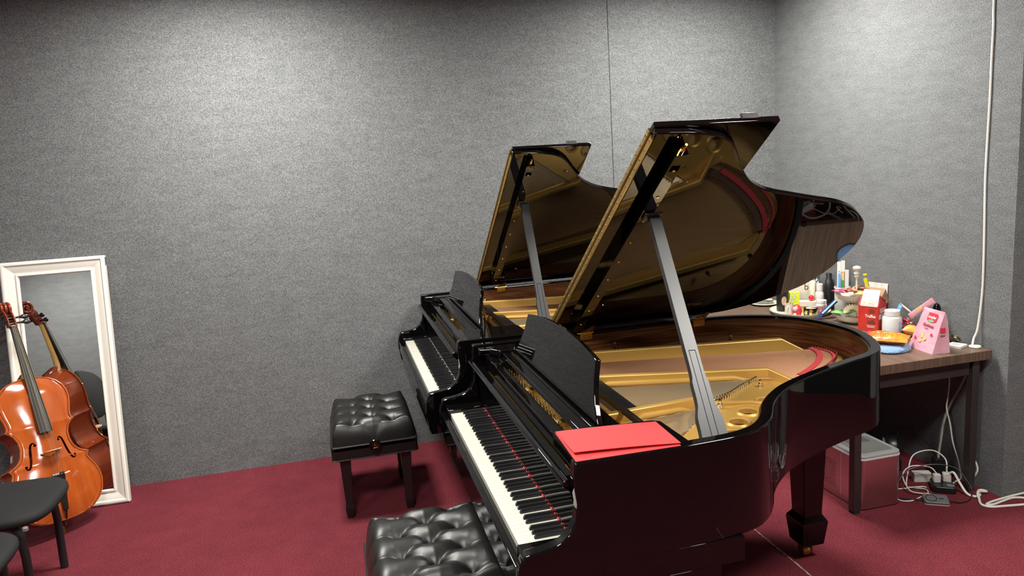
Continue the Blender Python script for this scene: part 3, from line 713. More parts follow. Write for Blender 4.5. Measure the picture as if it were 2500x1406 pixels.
# ------------------------------------------------------------------ cello
CS = 1.0526
cm = Matrix(((.72827642, -.20551959, .65373936, -1.9704), (.68299787, .29553397, -.66796226, 2.4411), (-.05592286, .93296376, .35559986, .0896), (0, 0, 0, 1)))
t = thing('cello', 'orange varnished cello leaning on the white framed mirror', 'cello', mat4=cm)
S_ = Matrix.Scale(CS, 4)
HWD = [(0, .002), (.002, .05), (.006, .085), (.014, .118), (.03, .150), (.06, .185), (.1, .208), (.15, .219), (.19, .217), (.23, .204), (.265, .186), (.288, .178), (.300, .182), (.309, .190), (.313, .180), (.322, .160),
       (.335, .143), (.36, .126), (.40, .116), (.44, .118), (.47, .130), (.490, .146), (.501, .163), (.506, .156), (.520, .151), (.545, .154), (.58, .163), (.62, .170), (.655, .168), (.69, .155), (.718, .130), (.737, .098), (.748, .062), (.754, .03), (.755, .002)]
def hw_at(v):
    for (a, b), (c, d) in zip(HWD, HWD[1:]):
        if a <= v <= c: return b+(d-b)*(v-a)/(c-a)
    return 0
VS = []
for (a, b), (c, d) in zip(HWD, HWD[1:]):
    n = max(1, int((c-a)/.008))
    VS += [a+(c-a)*k/n for k in range(n)]
VS.append(.755)
def arch(u, v, amp=.024):
    w_ = hw_at(v); q = min(1, abs(u)/max(w_, 1e-4)); ev = min(1, v/.10, (.755-v)/.10); ev = max(0, ev)
    c = max(0, 1-(q*1.02)**2)
    return .0045*(q > .93) + amp*(c**1.15)*(1-(1-ev)**2)
def plate(base, sgn, amp, grow=.0):
    NU = 22; V = []; 
    for v in VS:
        w_ = hw_at(v)+grow
        for k in range(NU+1):
            u = w_*math.sin(-math.pi/2+math.pi*k/NU)
            V.append((u, v, base+sgn*(.004+arch(u, v, amp))))
    n = len(V); fs = []
    for i in range(len(VS)-1):
        for k in range(NU):
            q = i*(NU+1)+k; f = (q, q+1, q+NU+2, q+NU+1); fs += [f, tuple(x+n for x in reversed(f))]
    for i in range(len(VS)-1):
        for k in (0, NU): q = i*(NU+1)+k; fs.append((q, q+NU+1, q+NU+1+n, q+n))
    q = (len(VS)-1)*(NU+1)
    for k in range(NU): fs += [(k, k+1, k+1+n, k+n), (q+k, q+k+1, q+k+1+n, q+k+n)]
    return MB().add(V+[(u, v, z-sgn*.0045) for u, v, z in V], fs).xf(S_)
FP = plate(-.002, 1, .024).build('front_plate', M['varnish'], t, smooth=50)
plate(-.120, -1, .020).build('back_plate', M['varnish_rib'], t, smooth=50)
ol = [(hw_at(v)-.0045, v) for v in VS if hw_at(v) > .006]; ol = ol+[(-a, b) for a, b in ol[::-1]]
MB().loft([[(a, b, -.003) for a, b in ol], [(a, b, -.120) for a, b in ol]], cap=False).xf(S_).build('ribs', M['varnish_rib'], t, smooth=50)
pfl = [((hw_at(v)-.008)*(1 if hw_at(v) > .02 else .7), v) for v in VS if hw_at(v) > .05]; pfl = pfl+[(-a, b) for a, b in pfl[::-1]]
MB().tube([(a, b, .0035+arch(a, b)) for a, b in pfl+[pfl[0]]], .0011, 4, cap=False).xf(S_).build('purfling', M['varnish_edge'], t)
ed = [(hw_at(v), v) for v in VS]; ed = ed+[(-a, b) for a, b in ed[::-1]]
MB().tube([(a, b, .002) for a, b in ed+[ed[0]]], .0042, 6, cap=False).xf(S_).build('edge', M['varnish'], t)
for s in (-1, 1):
    fp = cat_rom([(.056, .405), (.057, .414), (.065, .418), (.074, .408), (.080, .385), (.085, .355), (.091, .325), (.100, .300), (.110, .294), (.117, .300), (.116, .308)], 4)
    rr = []
    for k in range(len(fp)):
        q = k/(len(fp)-1); rr.append(.0018+.0042*math.sin(math.pi*q)**1.5)
    nrm_ = [Vector((-(fp[min(k+1, len(fp)-1)]-fp[max(k-1, 0)]).normalized().y, (fp[min(k+1, len(fp)-1)]-fp[max(k-1, 0)]).normalized().x)) for k in range(len(fp))]
    A1 = [(s*(p.x+n_.x*r_), p.y+n_.y*r_) for p, n_, r_ in zip(fp, nrm_, rr)]; A2 = [(s*(p.x-n_.x*r_), p.y-n_.y*r_) for p, n_, r_ in zip(fp, nrm_, rr)]
    for poly in (A1+A2[::-1], circ(s*fp[0].x, fp[0].y, .0062, 14), circ(s*fp[-1].x, fp[-1].y, .0062, 14)):
        cu_o = MB().prism(poly, 'z', -.03, .06).xf(S_).build('cutter', None, t, smooth=0)
        bo_ = FP.modifiers.new('cut', 'BOOLEAN'); bo_.operation = 'DIFFERENCE'; bo_.object = cu_o; bo_.solver = 'EXACT'; bo_.use_self = True
bpy.context.view_layer.update()
me_ = bpy.data.meshes.new_from_object(FP.evaluated_get(bpy.context.evaluated_depsgraph_get()))
cuts_ = [m_.object for m_ in FP.modifiers]; FP.modifiers.clear(); FP.data = me_; me_.name = 'front_plate'
me_.shade_smooth(); me_.set_sharp_from_angle(angle=math.radians(50))
for o_ in cuts_: bpy.data.objects.remove(o_)
# neck, fingerboard, head
nk = []
for v, r, wz, fl_ in ((.735, .024, -.030, 1.9), (.765, .022, -.012, 1.3), (.785, .0185, .002, 1.0), (.83, .0165, .006, .9), (.95, .0150, .008, .9), (1.02, .0150, .010, .9), (1.045, .016, .006, 1.1)):
    nk.append([(r*math.cos(2*math.pi*k/14), v, wz+fl_*r*math.sin(2*math.pi*k/14)*.9) for k in range(14)])
nko = MB().loft(nk).xf(S_).build('neck', M['neck_wood'], t, smooth=60)
MB().loft([[(r*math.cos(2*math.pi*k/14), v, wz+hh*math.sin(2*math.pi*k/14)) for k in range(14)] for v, r, wz, hh in ((.742, .030, -.055, .055), (.762, .027, -.045, .050), (.782, .0205, -.012, .024))]).xf(S_).build('neck_heel', M['varnish_dark'], t, smooth=60)
fbm = []
for v, hw_, wz in ((.455, .0315, .060), (.60, .0275, .0515), (.755, .0235, .043), (.90, .0195, .0345), (1.033, .0158, .0265)):
    fbm.append([(-hw_, v, wz-.014), (hw_, v, wz-.014), (hw_, v, wz-.005), (hw_*.6, v, wz-.0015), (0, v, wz), (-hw_*.6, v, wz-.0015), (-hw_, v, wz-.005)])
MB().loft(fbm).xf(S_).build('fingerboard', M['ebony'], t, smooth=20)
MB().box(-.0165, .0165, 1.033, 1.040, .008, .030).xf(S_).build('nut', M['ebony'], t)
pb = MB()
for s in (-1, 1):
    pb.loft([[(s*a, v, z) for a, z in ((.012, z0_), (.020, z0_), (.020, z1_), (.012, z1_))] for v, z0_, z1_ in ((1.038, -.012, .020), (1.075, -.022, .018), (1.11, -.032, .008), (1.14, -.048, -.010))])
pb.loft([[(-.013, v, z), (.013, v, z), (.013, v, z+.010), (-.013, v, z+.010)] for v, z in ((1.036, -.013), (1.075, -.023), (1.11, -.033), (1.14, -.049))])
po = pb.xf(S_).build('pegbox', M['varnish_dark'], t, bevel=.002)
sp = []; rs = []
for k in range(50):
    q = k/49; a = -math.pi*.55+q*math.pi*3.6; R = .034*(1-q)**.8+.007
    sp.append((0, 1.148+R*math.cos(a+math.pi*1.55), -.038+R*math.sin(a+math.pi*1.55))); rs.append(.0105*(1-q*.45))
scm = MB()
for off, sc_ in ((-.0165, .9), (0, 1.0), (.0165, .9)):
    scm.tube([(x+off*(1+.35*k/49), y_, z) for k, (x, y_, z) in enumerate(sp)], [r*sc_ for r in rs], 8)
scm.tube([(-.030, 1.148, -.038), (.030, 1.148, -.038)], .0085, 10)
scm.xf(S_).build('scroll', M['varnish_dark'], t, smooth=60)
for s, v, z in ((1, 1.058, .004), (-1, 1.072, .000), (1, 1.090, -.006), (-1, 1.104, -.012)):
    pg = MB().tube([(-s*.024, v, z), (s*.048, v, z+.002), (s*.052, v, z+.002), (s*.056, v, z+.002)], [.0045, .0055, .0085, .006], 10)
    pg.lathe([(.001, -.019), (.010, -.015), (.0135, -.004), (.0135, .004), (.010, .015), (.001, .019)], (s*.072, v, z+.003), 14, axis='x', sx=1.0, sy=.55)
    pg.xf(S_).build('peg', M['ebony'], t, smooth=60)
bg = [(-.046, .0), (-.030, .0), (-.026, .012), (-.012, .020), (0, .024), (.012, .020), (.026, .012), (.030, 0), (.046, 0), (.044, .010), (.036, .020), (.042, .038), (.038, .052), (.026, .066), (.010, .073), (-.010, .0745), (-.026, .069), (-.038, .056), (-.042, .040), (-.036, .020), (-.044, .010)]
bm_ = MB().prism(bg, 'y', -.0045, .0045); bm_.v = [(a, .352+b*(1-.5*min(1, c/.07)), c+.0245) for a, b, c in bm_.v]
bm_.xf(S_).build('bridge', M['bridge_maple'], t, bevel=.001)
tp = []
for v, hw_, wz in ((.045, .011, .036), (.10, .015, .044), (.20, .026, .056), (.228, .029, .059), (.236, .028, .056)):
    tp.append([(-hw_, v, wz-.012), (hw_, v, wz-.012), (hw_, v, wz-.004), (0, v, wz+.003), (-hw_, v, wz-.004)])
tpo = MB().loft(tp).xf(S_).build('tailpiece', M['ebony'], t, smooth=25)
for k in range(4):
    u = -.020+.0133*k
    MB().tube([(u, .222, .058), (u, .226, .070)], [.0022, .0034], 8).xf(S_).build('fine_tuner', M['chrome'], tpo)
MB().tube([(.021, .224, .064), (.046, .226, .067)], [.002, .003], 8).xf(S_).build('fine_tuner', M['chrome'], tpo)
for k in range(4):
    q = (k-1.5)/1.5; zb_ = .0245+.073-.012*q*q
    MB().tube([(q*.011, 1.040, .0312), (q*.021, .354, zb_+.002), (q*.018, .236, .062)], [.0011, .0011, .0011], 5).xf(S_).build('string', M['steel_string'], t)
MB().tube([(0, .045, .030), (0, .005, .008), (0, -.004, -.03)], .0035, 8).xf(S_).build('tail_cord', M['ebony'], t)
MB().tube([(0, .004, -.060), (0, -.012, -.060), (0, -.016, -.060), (0, -.030, -.060)], [.014, .014, .008, .007], 14).xf(S_).build('endpin_collar', M['ebony'], t)
MB().tube([(0, -.020, -.060), (0, -.070, -.060)], .0042, 8).xf(S_).build('endpin', M['brass'], t)
MB().lathe([(.003, -.006), (.006, -.003), (.006, .003), (.003, .006)], (.014, -.022, -.058), 10, axis='x').xf(S_).build('endpin_screw', M['brass'], t)

# ------------------------------------------------------------------ stacking chairs facing the pianos
def make_chair(label, cx, cy):
    t = thing('conference_chair', label, 'chair', (cx, cy, 0), 0, 'black stacking chairs')
    # local: front edge towards +x
    out = []
    for k in range(48):
        a = 2*math.pi*k/48; c_, s_ = math.cos(a), math.sin(a)
        e = 2/3.4
        out.append((.218*math.copysign(abs(c_)**e, c_), .250*math.copysign(abs(s_)**e, s_)))
    def ring(sc, z): return [(x*sc, y_*sc, z+.012*((x/.225) < -.3)*(-x/.225-.3) - .018*max(0, x/.225-.55)**1.0) for x, y_ in out]
    MB().loft([ring(.90, .410), ring(.965, .414), ring(1.0, .430), ring(.995, .445), ring(.95, .456), ring(.80, .461), ring(.4, .462)]).build('seat', M['chair_fabric'], t, smooth=60)
    bo = []
    for k in range(40):
        a = 2*math.pi*k/40; c_, s_ = math.cos(a), math.sin(a); bo.append((.235*math.copysign(abs(c_)**.62, c_), .175*math.copysign(abs(s_)**.7, s_)))
    def bring(sc, off): return [(-.235-off-.10*(z*sc+.175)/.35*.55+.05*(y_/.235)**2, y_*sc, .70+z*sc) for y_, z in bo]
    MB().loft([bring(.93, -.022), bring(1.0, -.010), bring(1.0, .010), bring(.93, .022)]).build('backrest', M['chair_fabric'], t, smooth=60)
    for s in (-1, 1):
        MB().tube([(.115, s*.185, .0), (.118, s*.190, .25), (.112, s*.190, .36), (.09, s*.188, .40), (.03, s*.18, .408)], .0135, 10, flat=1.35).build('leg', M['chair_metal'], t)
        MB().tube([(-.255, s*.205, .0), (-.215, s*.198, .25), (-.185, s*.192, .38), (-.155, s*.185, .408), (-.05, s*.18, .408)], .0135, 10, flat=1.35).build('leg', M['chair_metal'], t)
        MB().tube([(-.17, s*.18, .405), (-.225, s*.175, .42), (-.255, s*.165, .50), (-.275, s*.15, .68)], .011, 10, flat=1.3).build('back_support', M['chair_metal'], t)
    MB().box(.06, .09, -.19, .19, .396, .408).build('seat_bracket', M['chair_metal'], t)
    MB().box(-.15, -.12, -.19, .19, .396, .408).build('seat_bracket', M['chair_metal'], t)
    MB().lathe([(.012, 0), (.012, .012), (.009, .016)], (.165, -.262, .408), 10).build('link_clip', M['plastic_grey'], t)
    return t
make_chair('black fabric chair pulled up in front of the cello', -1.985, 1.872)
make_chair('black fabric chair standing second from the cello', -1.985, 1.290)

# ------------------------------------------------------------------ desk along the right wall
ZD = .757
t = thing('desk', 'dark brown wooden desk with black steel legs, crowded with snacks', 'desk', (2.325, 2.07, 0))
DX0, DX1, DY0, DY1 = 1.925-2.325, 2.722-2.325, 1.150-2.07, 2.95-2.07
MB().box(DX0, DX1, DY0, DY1, ZD-.048, ZD).build('desk_top', M['desk_wood'], t, bevel=.0025)
for x in (DX0+.020, DX1-.085):
    for y_ in (DY0+.025, DY1-.08):
        lg = MB().box(x, x+.040, y_, y_+.040, .012, ZD-.048).build('leg', M['desk_steel'], t, bevel=.003)
        MB().box(x+.002, x+.038, y_+.002, y_+.038, 0, .012).build('foot', M['rubber'], lg)
MB().box(DX0+.062, DX1-.095, DY0+.038, DY0+.058, ZD-.128, ZD-.048).build('apron', M['desk_steel'], t, bevel=.002)
MB().box(DX0+.062, DX1-.095, DY1-.07, DY1-.05, ZD-.128, ZD-.048).build('apron', M['desk_steel'], t, bevel=.002)
MB().box(DX1-.085, DX1-.065, DY0+.075, DY1-.08, ZD-.11, ZD-.048).build('apron', M['desk_steel'], t, bevel=.002)

# ---- generic small shapes
def one(mb, name, m, label, cat, loc=(0, 0, 0), rot=(0, 0, 0), group=None, bevel=0, smooth=35):
    o = mb.build(name, M[m], bevel=bevel, smooth=smooth); o.location = loc; o.rotation_euler = rot
    return tag(o, label, cat, group)
def pillow(w_, h_, th, n=12, crimp=.06, wob=.0, seed=1):
    """flat foil packet: two bulging sheets in the local xy plane joined at crimped edges"""
    rnd = random.Random(seed); T = []; Bt = []
    for i in range(n+1):
        for j in range(n+1):
            u, v = -1+2*i/n, -1+2*j/n
            b = max(0, (1-abs(u)**2.6))**.7*max(0, (1-(abs(v)/(1-crimp))**2.6) if abs(v) < 1-crimp else 0)**.6
            k = 1-.05*(1-abs(v))*abs(u)**3
            z = th/2*b*(1+wob*rnd.uniform(-1, 1))
            T.append((u*w_/2*k, v*h_/2, z+.0006)); Bt.append((u*w_/2*k, v*h_/2, -z*.8-.0006))
    N = len(T); fs = []
    for i in range(n):
        for j in range(n):
            k = i*(n+1)+j; q = (k, k+n+1, k+n+2, k+1); fs += [q, tuple(x+N for x in reversed(q))]
    bd = [i*(n+1) for i in range(n+1)]+[n*(n+1)+j for j in range(1, n+1)]+[i*(n+1)+n for i in range(n-1, -1, -1)]+[j for j in range(n-1, 0, -1)]
    fs += [(bd[i], bd[(i+1) % len(bd)], bd[(i+1) % len(bd)]+N, bd[i]+N) for i in range(len(bd))]
    return MB().add(T+Bt, fs)
def jar(name, label, loc, r, h, cap_h, cap_r, m='plastic_white', capm='plastic_white', shoulder=.18, band_=None, cat='bottle', group=None):
    t = thing(name, label, cat, loc, 0, group); hb = h-cap_h; s = shoulder*hb
    MB().lathe([(r*.92, 0), (r, .004), (r, hb-s), (r*.95, hb-s*.55), (cap_r*.93, hb-s*.12), (cap_r*.90, hb)], n=28).build('bottle_body', M[m], t)
    MB().lathe([(cap_r, hb), (cap_r, h-.003), (cap_r-.003, h), (.001, h)], n=28).build('cap', M[capm], t)
    if band_:
        z0_, z1_, bmn = band_; MB().lathe([(r+.0006, z0_), (r+.0006, z1_)], n=28, cap=False).build('paper_label', M[bmn], t)
    return t
CZ = Vector((-.4144, -1.7093, 1.7974))
def facing(loc):          # rotation about z so that local -y looks towards the photographer's side of the room
    d = CZ-Vector(loc); return math.atan2(d.x, -d.y)

# ---- round tray and what stands on it
TRX, TRY = 2.480, 2.360
one(MB().lathe([(.001, .004), (.165, .004), (.180, .022), (.187, .024), (.187, .021), (.170, 0), (.001, 0)], n=48), 'round_tray', 'cream_enamel', 'round cream enamel tray crowded with bottles and jars', 'tray', (TRX, TRY, ZD))
ZT = ZD+.005
tt = thing('tumbler', 'tall black tumbler with a small painted oval on the round tray', 'tumbler', (2.420, 2.462, ZT))
MB().lathe([(.032, 0), (.036, .004), (.040, .150), (.038, .150), (.030, .01)], n=28).build('tumbler_body', M['plastic_black'], tt)
a0 = facing((2.42, 2.462, 0))
ov = MB()
pts = []
for k in range(20):
    a = 2*math.pi*k/20; ang = a0-math.pi/2+.28+.016*math.cos(a)/.038; zz = .072+.030*math.sin(a); rr = .0382+.0000265*zz*1000
    pts.append((rr*math.cos(ang)+.0003, rr*math.sin(ang), zz))
ov.add(pts, [tuple(range(20))]); ov.build('painted_oval', M['skin_print'], tt, smooth=0)
tt = thing('mug', 'small white mug holding wrapped cutlery on the round tray', 'mug', (2.392, 2.345, ZT))
MB().lathe([(.024, 0), (.028, .004), (.029, .068), (.0265, .068), (.024, .008), (.001, .006)], n=24).build('mug_body', M['cream_enamel'], tt)
MB().tube([(-.022, -.016, .054), (-.036, -.028, .050), (-.040, -.030, .035), (-.034, -.026, .022), (-.022, -.016, .018)], .004, 8).build('mug_handle', M['cream_enamel'], tt)
for k, (dx, dz) in enumerate(((.052, .135), (.056, .118), (.044, .128))):
    cpos = Vector((2.392-.012, 2.345+(k-1)*.012, ZT+.012)); mb = MB().tube([cpos, cpos+Vector((dx*.45, 0, dz*.5)), cpos+Vector((dx*.9, (k-1)*.003, dz*.9)), cpos+Vector((dx, (k-1)*.004, dz))], [.004, .0045, .006, .003], 8, flat=.5)
    one(mb, 'wrapped_cutlery', ['clear_film', 'candy_silver', 'clear_film'][k], ['clear wrapped plastic spoon standing in the white mug', 'silvery wrapped fork standing in the white mug', 'clear wrapped plastic knife leaning out of the white mug'][k], 'cutlery', group='cutlery in the mug')
tt = thing('bird_figurine', 'red rounded bird figurine with a white face on the round tray', 'figurine', (2.396, 2.272, ZT), facing((2.41, 2.262, 0)))
MB().lathe([(.020, 0), (.026, .010), (.029, .030), (.0275, .048), (.022, .063), (.012, .073), (.001, .076)], n=24).build('figurine_body', M['red_matte'], tt)
MB().lathe([(.001, -.002), (.012, 0), (.015, .004), (.010, .008), (.001, .009)], (-.010, -.0205, .050), 18, axis='y').build('face_patch', M['plastic_white'], tt)
MB().lathe([(.001, -.001), (.008, 0), (.010, .004), (.004, .007)], (-.012, -.0225, .014), 14, axis='y').build('belly_patch', M['plastic_white'], tt)
for dx in (-.016, -.004): MB().lathe([(.0015, .0), (.0018, .002), (.0005, .003)], (dx, -.028, .052), 8, axis='y').build('eye', M['plastic_black'], tt)
tt = thing('candle_jar', 'low black glass candle jar with a gold label on the round tray', 'candle', (2.473, 2.238, ZT), facing((2.473, 2.238, 0)))
MB().lathe([(.040, 0), (.043, .004), (.043, .052), (.040, .052), (.038, .042), (.001, .042)], n=30).build('jar_body', M['piano_black'], tt)
MB().lathe([(.039, .043), (.001, .044)], n=24).build('wax', M['ivory_card'], tt)
MB().lathe([(.0436, .012), (.0436, .044)], n=30, cap=False).build('gold_band', M['blackgold'], tt)
MB().box(-.008, .008, -.0448, -.0425, .008, .048).build('paper_label', M['gold_foil'], tt)
for k in range(3): MB().tube([(-.03+.01*k, -.01+.012*k, .054), (.035, .014-.006*k, .056)], .0022, 6).build('match', M['ivory_card'], tt)
jar('supplement_bottle', 'white capped pill bottle with a pink printed label on the round tray', (2.552, 2.248, ZT), .0285, .092, .020, .026, band_=(.010, .058, 'pink_label'))
m4 = Matrix.Rotation(facing((2.552, 2.248, 0)), 4, 'Z')
o = bpy.data.objects['supplement_bottle']
text('HAIR', .017, M['ink_maroon'], o, m4 @ frame(Vector((0, -.0296, .040)), (1, 0, 0), (0, 0, 1)), bold=.0003)
MB().box(-.018, .018, -.0300, -.0288, .050, .055).xf(m4).build('label_bar', M['ink_grey'], o)
MB().box(-.015, .015, -.0300, -.0288, .014, .022).xf(m4).build('label_bar', M['ink_red'], o)
MB().box(-.016, .016, -.0300, -.0288, .027, .030).xf(m4).build('label_bar', M['ink_grey'], o)
jar('supplement_bottle', 'smaller white pill bottle standing behind the pink labelled one', (2.600, 2.287, ZT), .0235, .082, .020, .0215, band_=(.010, .050, 'ink_white'))
tt = thing('tea_box', 'lime green paper box standing behind the mug', 'box', (2.512, 2.452, ZT), facing((2.49, 2.455, 0))+.35)
MB().box(-.042, .022, -.014, .020, 0, .118).build('carton', M['lime_paper'], tt, bevel=.001)
for k in range(3): MB().box(-.036, .004-.008*(k % 2), -.0146, -.0139, .085-.017*k, .090-.017*k).build('print_line', M['lime_dark'], tt, smooth=0)
tt = thing('cream_box', 'cream cardboard gift box with a gold side on the round tray', 'box', (2.528, 2.345, ZT), facing((2.528, 2.345, 0)))
MB().box(-.048, .048, -.025, .025, 0, .052).build('box_base', M['gold_foil'], tt, bevel=.001)
MB().box(-.050, .050, -.027, .027, .040, .073).build('box_lid', M['ivory_card'], tt, bevel=.0015)
one(MB().lathe([(.004, 0), (.012, .003), (.0175, .012), (.0185, .020), (.015, .030), (.007, .036), (.001, .037)], n=20), 'red_ball', 'red_gloss', 'glossy red ball resting on the cream box', 'ball', (2.550, 2.338, ZT+.0735))
tt = thing('printed_carton', 'tall cream carton printed with brown letters behind the tray', 'carton', (2.640, 2.600, ZD), facing((2.64, 2.6, 0))+.12)
MB().box(-.075, .075, -.020, .020, 0, .235).build('carton', M['ivory_card'], tt, bevel=.001)
MB().box(.075, .082, -.0205, .020, 0, .235).build('carton_edge', M['ivory_card'], tt)
text('b', .062, M['ink_brown'], tt, frame(Vector((.048, -.0206, .125)), (1, 0, 0), (0, 0, 1)))
tt = thing('steel_bottle', 'brushed steel flask with a domed shoulder behind the round tray', 'flask', (2.683, 2.462, ZD))
MB().lathe([(.034, 0), (.036, .004), (.036, .150), (.034, .168), (.026, .186), (.019, .194), (.019, .200)], n=28).build('flask_body', M['chrome'], tt)
MB().lathe([(.020, .200), (.020, .224), (.018, .227), (.001, .227)], n=24).build('screw_cap', M['stainless'], tt)
one(MB().lathe([(.019, 0), (.020, .003), (.020, .188), (.018, .192), (.001, .192)], n=22), 'white_tube', 'ivory_card', 'slim ivory cylinder bottle before the steel flask', 'bottle', (2.600, 2.395, ZT))
jar('white_bottle', 'white medicine bottle with a domed cap between flask and canister', (2.617, 2.347, ZT), .0265, .178, .045, .0205, shoulder=.22)
one(MB().lathe([(.030, 0), (.032, .004), (.032, .165), (.024, .195), (.018, .205), (.018, .238), (.016, .242), (.001, .242)], n=24), 'black_bottle', 'plastic_black', 'matt black bottle standing behind the white canister', 'bottle', (2.702, 2.366, ZD))
tt = thing('canister', 'large white canister filled with straws and chopstick sleeves', 'canister', (2.674, 2.200, ZD))
MB().lathe([(.043, 0), (.045, .004), (.046, .166), (.049, .170), (.049, .178), (.046, .178), (.042, .160), (.040, .010), (.001, .008)], n=32).build('canister_body', M['plastic_white'], tt)
for k, (dx, dy, top, lean, mm_, wd_, lab) in enumerate(((-.012, .018, .335, -.02, 'plastic_white', .011, 'white paper sleeve with small black print in the canister'), (.006, .004, .345, .006, 'bamboo', .009, 'bamboo chopsticks in a clear sleeve in the canister'),
        (.0145, .0105, .330, .012, 'bamboo', .0075, 'paler bamboo chopsticks beside the clear sleeve in the canister'), (.020, -.016, .285, .034, 'plastic_white', .011, 'white wrapped straw leaning outward in the canister'), (-.018, .006, .262, -.004, 'blue_plastic', .006, 'blue plastic straw in the canister'))):
    b0 = Vector((2.674+dx, 2.200+dy, ZD+.014)); tp_ = Vector((2.674+dx+lean*.6, 2.200+dy-lean, ZD+top)); dv = (tp_-b0).normalized(); u_ = Vector((.75, -.65, 0))
    q = frame(b0, u_, dv); L_ = (tp_-b0).length
    so = one(MB().box(-wd_, wd_, 0, L_, -.0022, .0022).xf(q), 'straw_packet', mm_, lab, 'straws', group='straws in the canister', bevel=.0008)
    if k in (1, 2): MB().box(-wd_*.8, wd_*.8, L_*.40, L_*.62, -.0030, .0030).xf(q).build('green_wrap', M['straw_green'], so)
    if k == 1: MB().box(-wd_*1.25, wd_*1.25, L_*.78, L_, -.0032, .0032).xf(q).build('white_end', M['plastic_white'], so)
    if k == 0:
        for j in range(7): MB().box(-.003, .003, L_*.55+j*.013, L_*.55+j*.013+.008, .0021, .0026).xf(q).build('print_mark', M['ink_grey'], so, smooth=0)
one(MB().lathe([(.05, 0), (.085, .008), (.10, .014), (.098, .017), (.05, .006), (.001, .005)], n=36), 'saucer', 'cream_enamel', 'white plate with a glass dish at the far end of the desk', 'plate', (2.45, 2.72, ZD))
one(MB().lathe([(.055, 0), (.06, .004), (.065, .016), (.06, .017), (.05, .006), (.001, .005)], n=30), 'glass_dish', 'glass', 'low round glass dish resting on the white plate', 'dish', (2.45, 2.72, ZD+.0175))

# ---- two tier stand with snacks
SXc, SYc = 2.598, 1.978
tt = thing('tier_stand', 'two tier cream metal stand with dark patterned rims and a turned knob', 'stand', (SXc, SYc, ZD))
for zz, rr in ((0.0, .118), (.128, .117)):
    MB().lathe([(rr*.52, zz), (rr*.62, zz+.001), (rr*.86, zz+.020), (rr, zz+.048), (rr+.004, zz+.050), (rr+.003, zz+.046), (rr*.88, zz+.018), (rr*.60, zz+.004), (.001, zz+.004)], n=48).build('tier', M['cream_enamel'], tt)
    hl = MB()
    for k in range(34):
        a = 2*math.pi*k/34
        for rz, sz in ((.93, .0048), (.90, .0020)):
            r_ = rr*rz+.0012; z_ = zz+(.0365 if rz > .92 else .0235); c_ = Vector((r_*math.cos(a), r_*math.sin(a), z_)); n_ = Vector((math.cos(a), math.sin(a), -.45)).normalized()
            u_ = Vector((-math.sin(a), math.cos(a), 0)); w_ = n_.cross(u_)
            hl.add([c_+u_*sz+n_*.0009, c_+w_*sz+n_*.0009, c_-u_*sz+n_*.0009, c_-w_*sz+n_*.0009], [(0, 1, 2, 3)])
    stuff(hl.build('rim_pattern', M['ink_brown'], tt, smooth=0))  # flat dark diamonds laid over the tier rims; no openings are cut
MB().lathe([(.005, .004), (.005, .275), (.012, .276), (.013, .288), (.010, .292), (.017, .296), (.017, .302), (.010, .306), (.010, .312), (.019, .320), (.024, .330), (.020, .340), (.001, .345)], n=22).build('stand_post', M['cream_enamel'], tt)
zU = ZD+.128
for k, (dx, dy, dz, rz, rx, w_, h_, th_, mm_, lab) in enumerate((
        (-.060, .052, .062, .3, 0, .07, .10, .022, 'snack_magenta', 'magenta and white snack packet on the upper tier'),
        (-.060, -.026, .079, -.4, 0, .06, .085, .020, 'snack_brown', 'brown and gold snack packet on the upper tier'),
        (-.022, -.068, .062, .9, 0, .070, .085, .022, 'snack_orange', 'orange and cream snack packet on the upper tier'),
        (.052, .050, .062, 1.4, 0, .07, .10, .022, 'snack_magenta', 'dark red wrapped bar behind the post on the upper tier'),
        (.038, .010, .081, .15, 0, .052, .080, .018, 'cardboard', 'brown paper wrapped sweet on the upper tier'))):
    one(pillow(w_, h_, th_, wob=.25, seed=k), 'snack_packet', mm_, lab, 'snack', (SXc+dx, SYc+dy, zU+dz), (rx, 0, rz), 'snacks on the upper tier')
for k, (dx, dy, mm_, lab) in enumerate(((.066, -.042, 'yellow_foil', 'yellow green stick packet standing tallest on the upper tier'), (.050, -.058, 'yellow_foil', 'shorter yellow green stick packet leaning out of the upper tier'), (.058, -.050, 'candy_silver', 'silver stick packet between two yellow green ones'))):
    b0 = Vector((SXc+dx, SYc+dy, zU+.014)); tp_ = b0+Vector((.020, (-.056, -.062, -.058)[k], (.152, .124, .142)[k])); q = frame(b0, (.7, -.7, .2), tp_-b0); L_ = (tp_-b0).length
    m_ = pillow(.020, L_, .008, seed=k); m_.v = [(a, b+L_/2, c) for a, b, c in m_.v]
    one(m_.xf(q), 'stick_packet', mm_, lab, 'snack', group='stick packets on the stand')
one(sheet([(2.7235, 2.085, ZD-.0), (2.7355, 2.070, ZD+.225), (2.7355, 1.88, ZD+.235), (2.7235, 1.88, ZD-.0)], .0006), 'paper_sheet', 'plastic_white', 'white paper bag propped between tier stand and wall', 'paper')
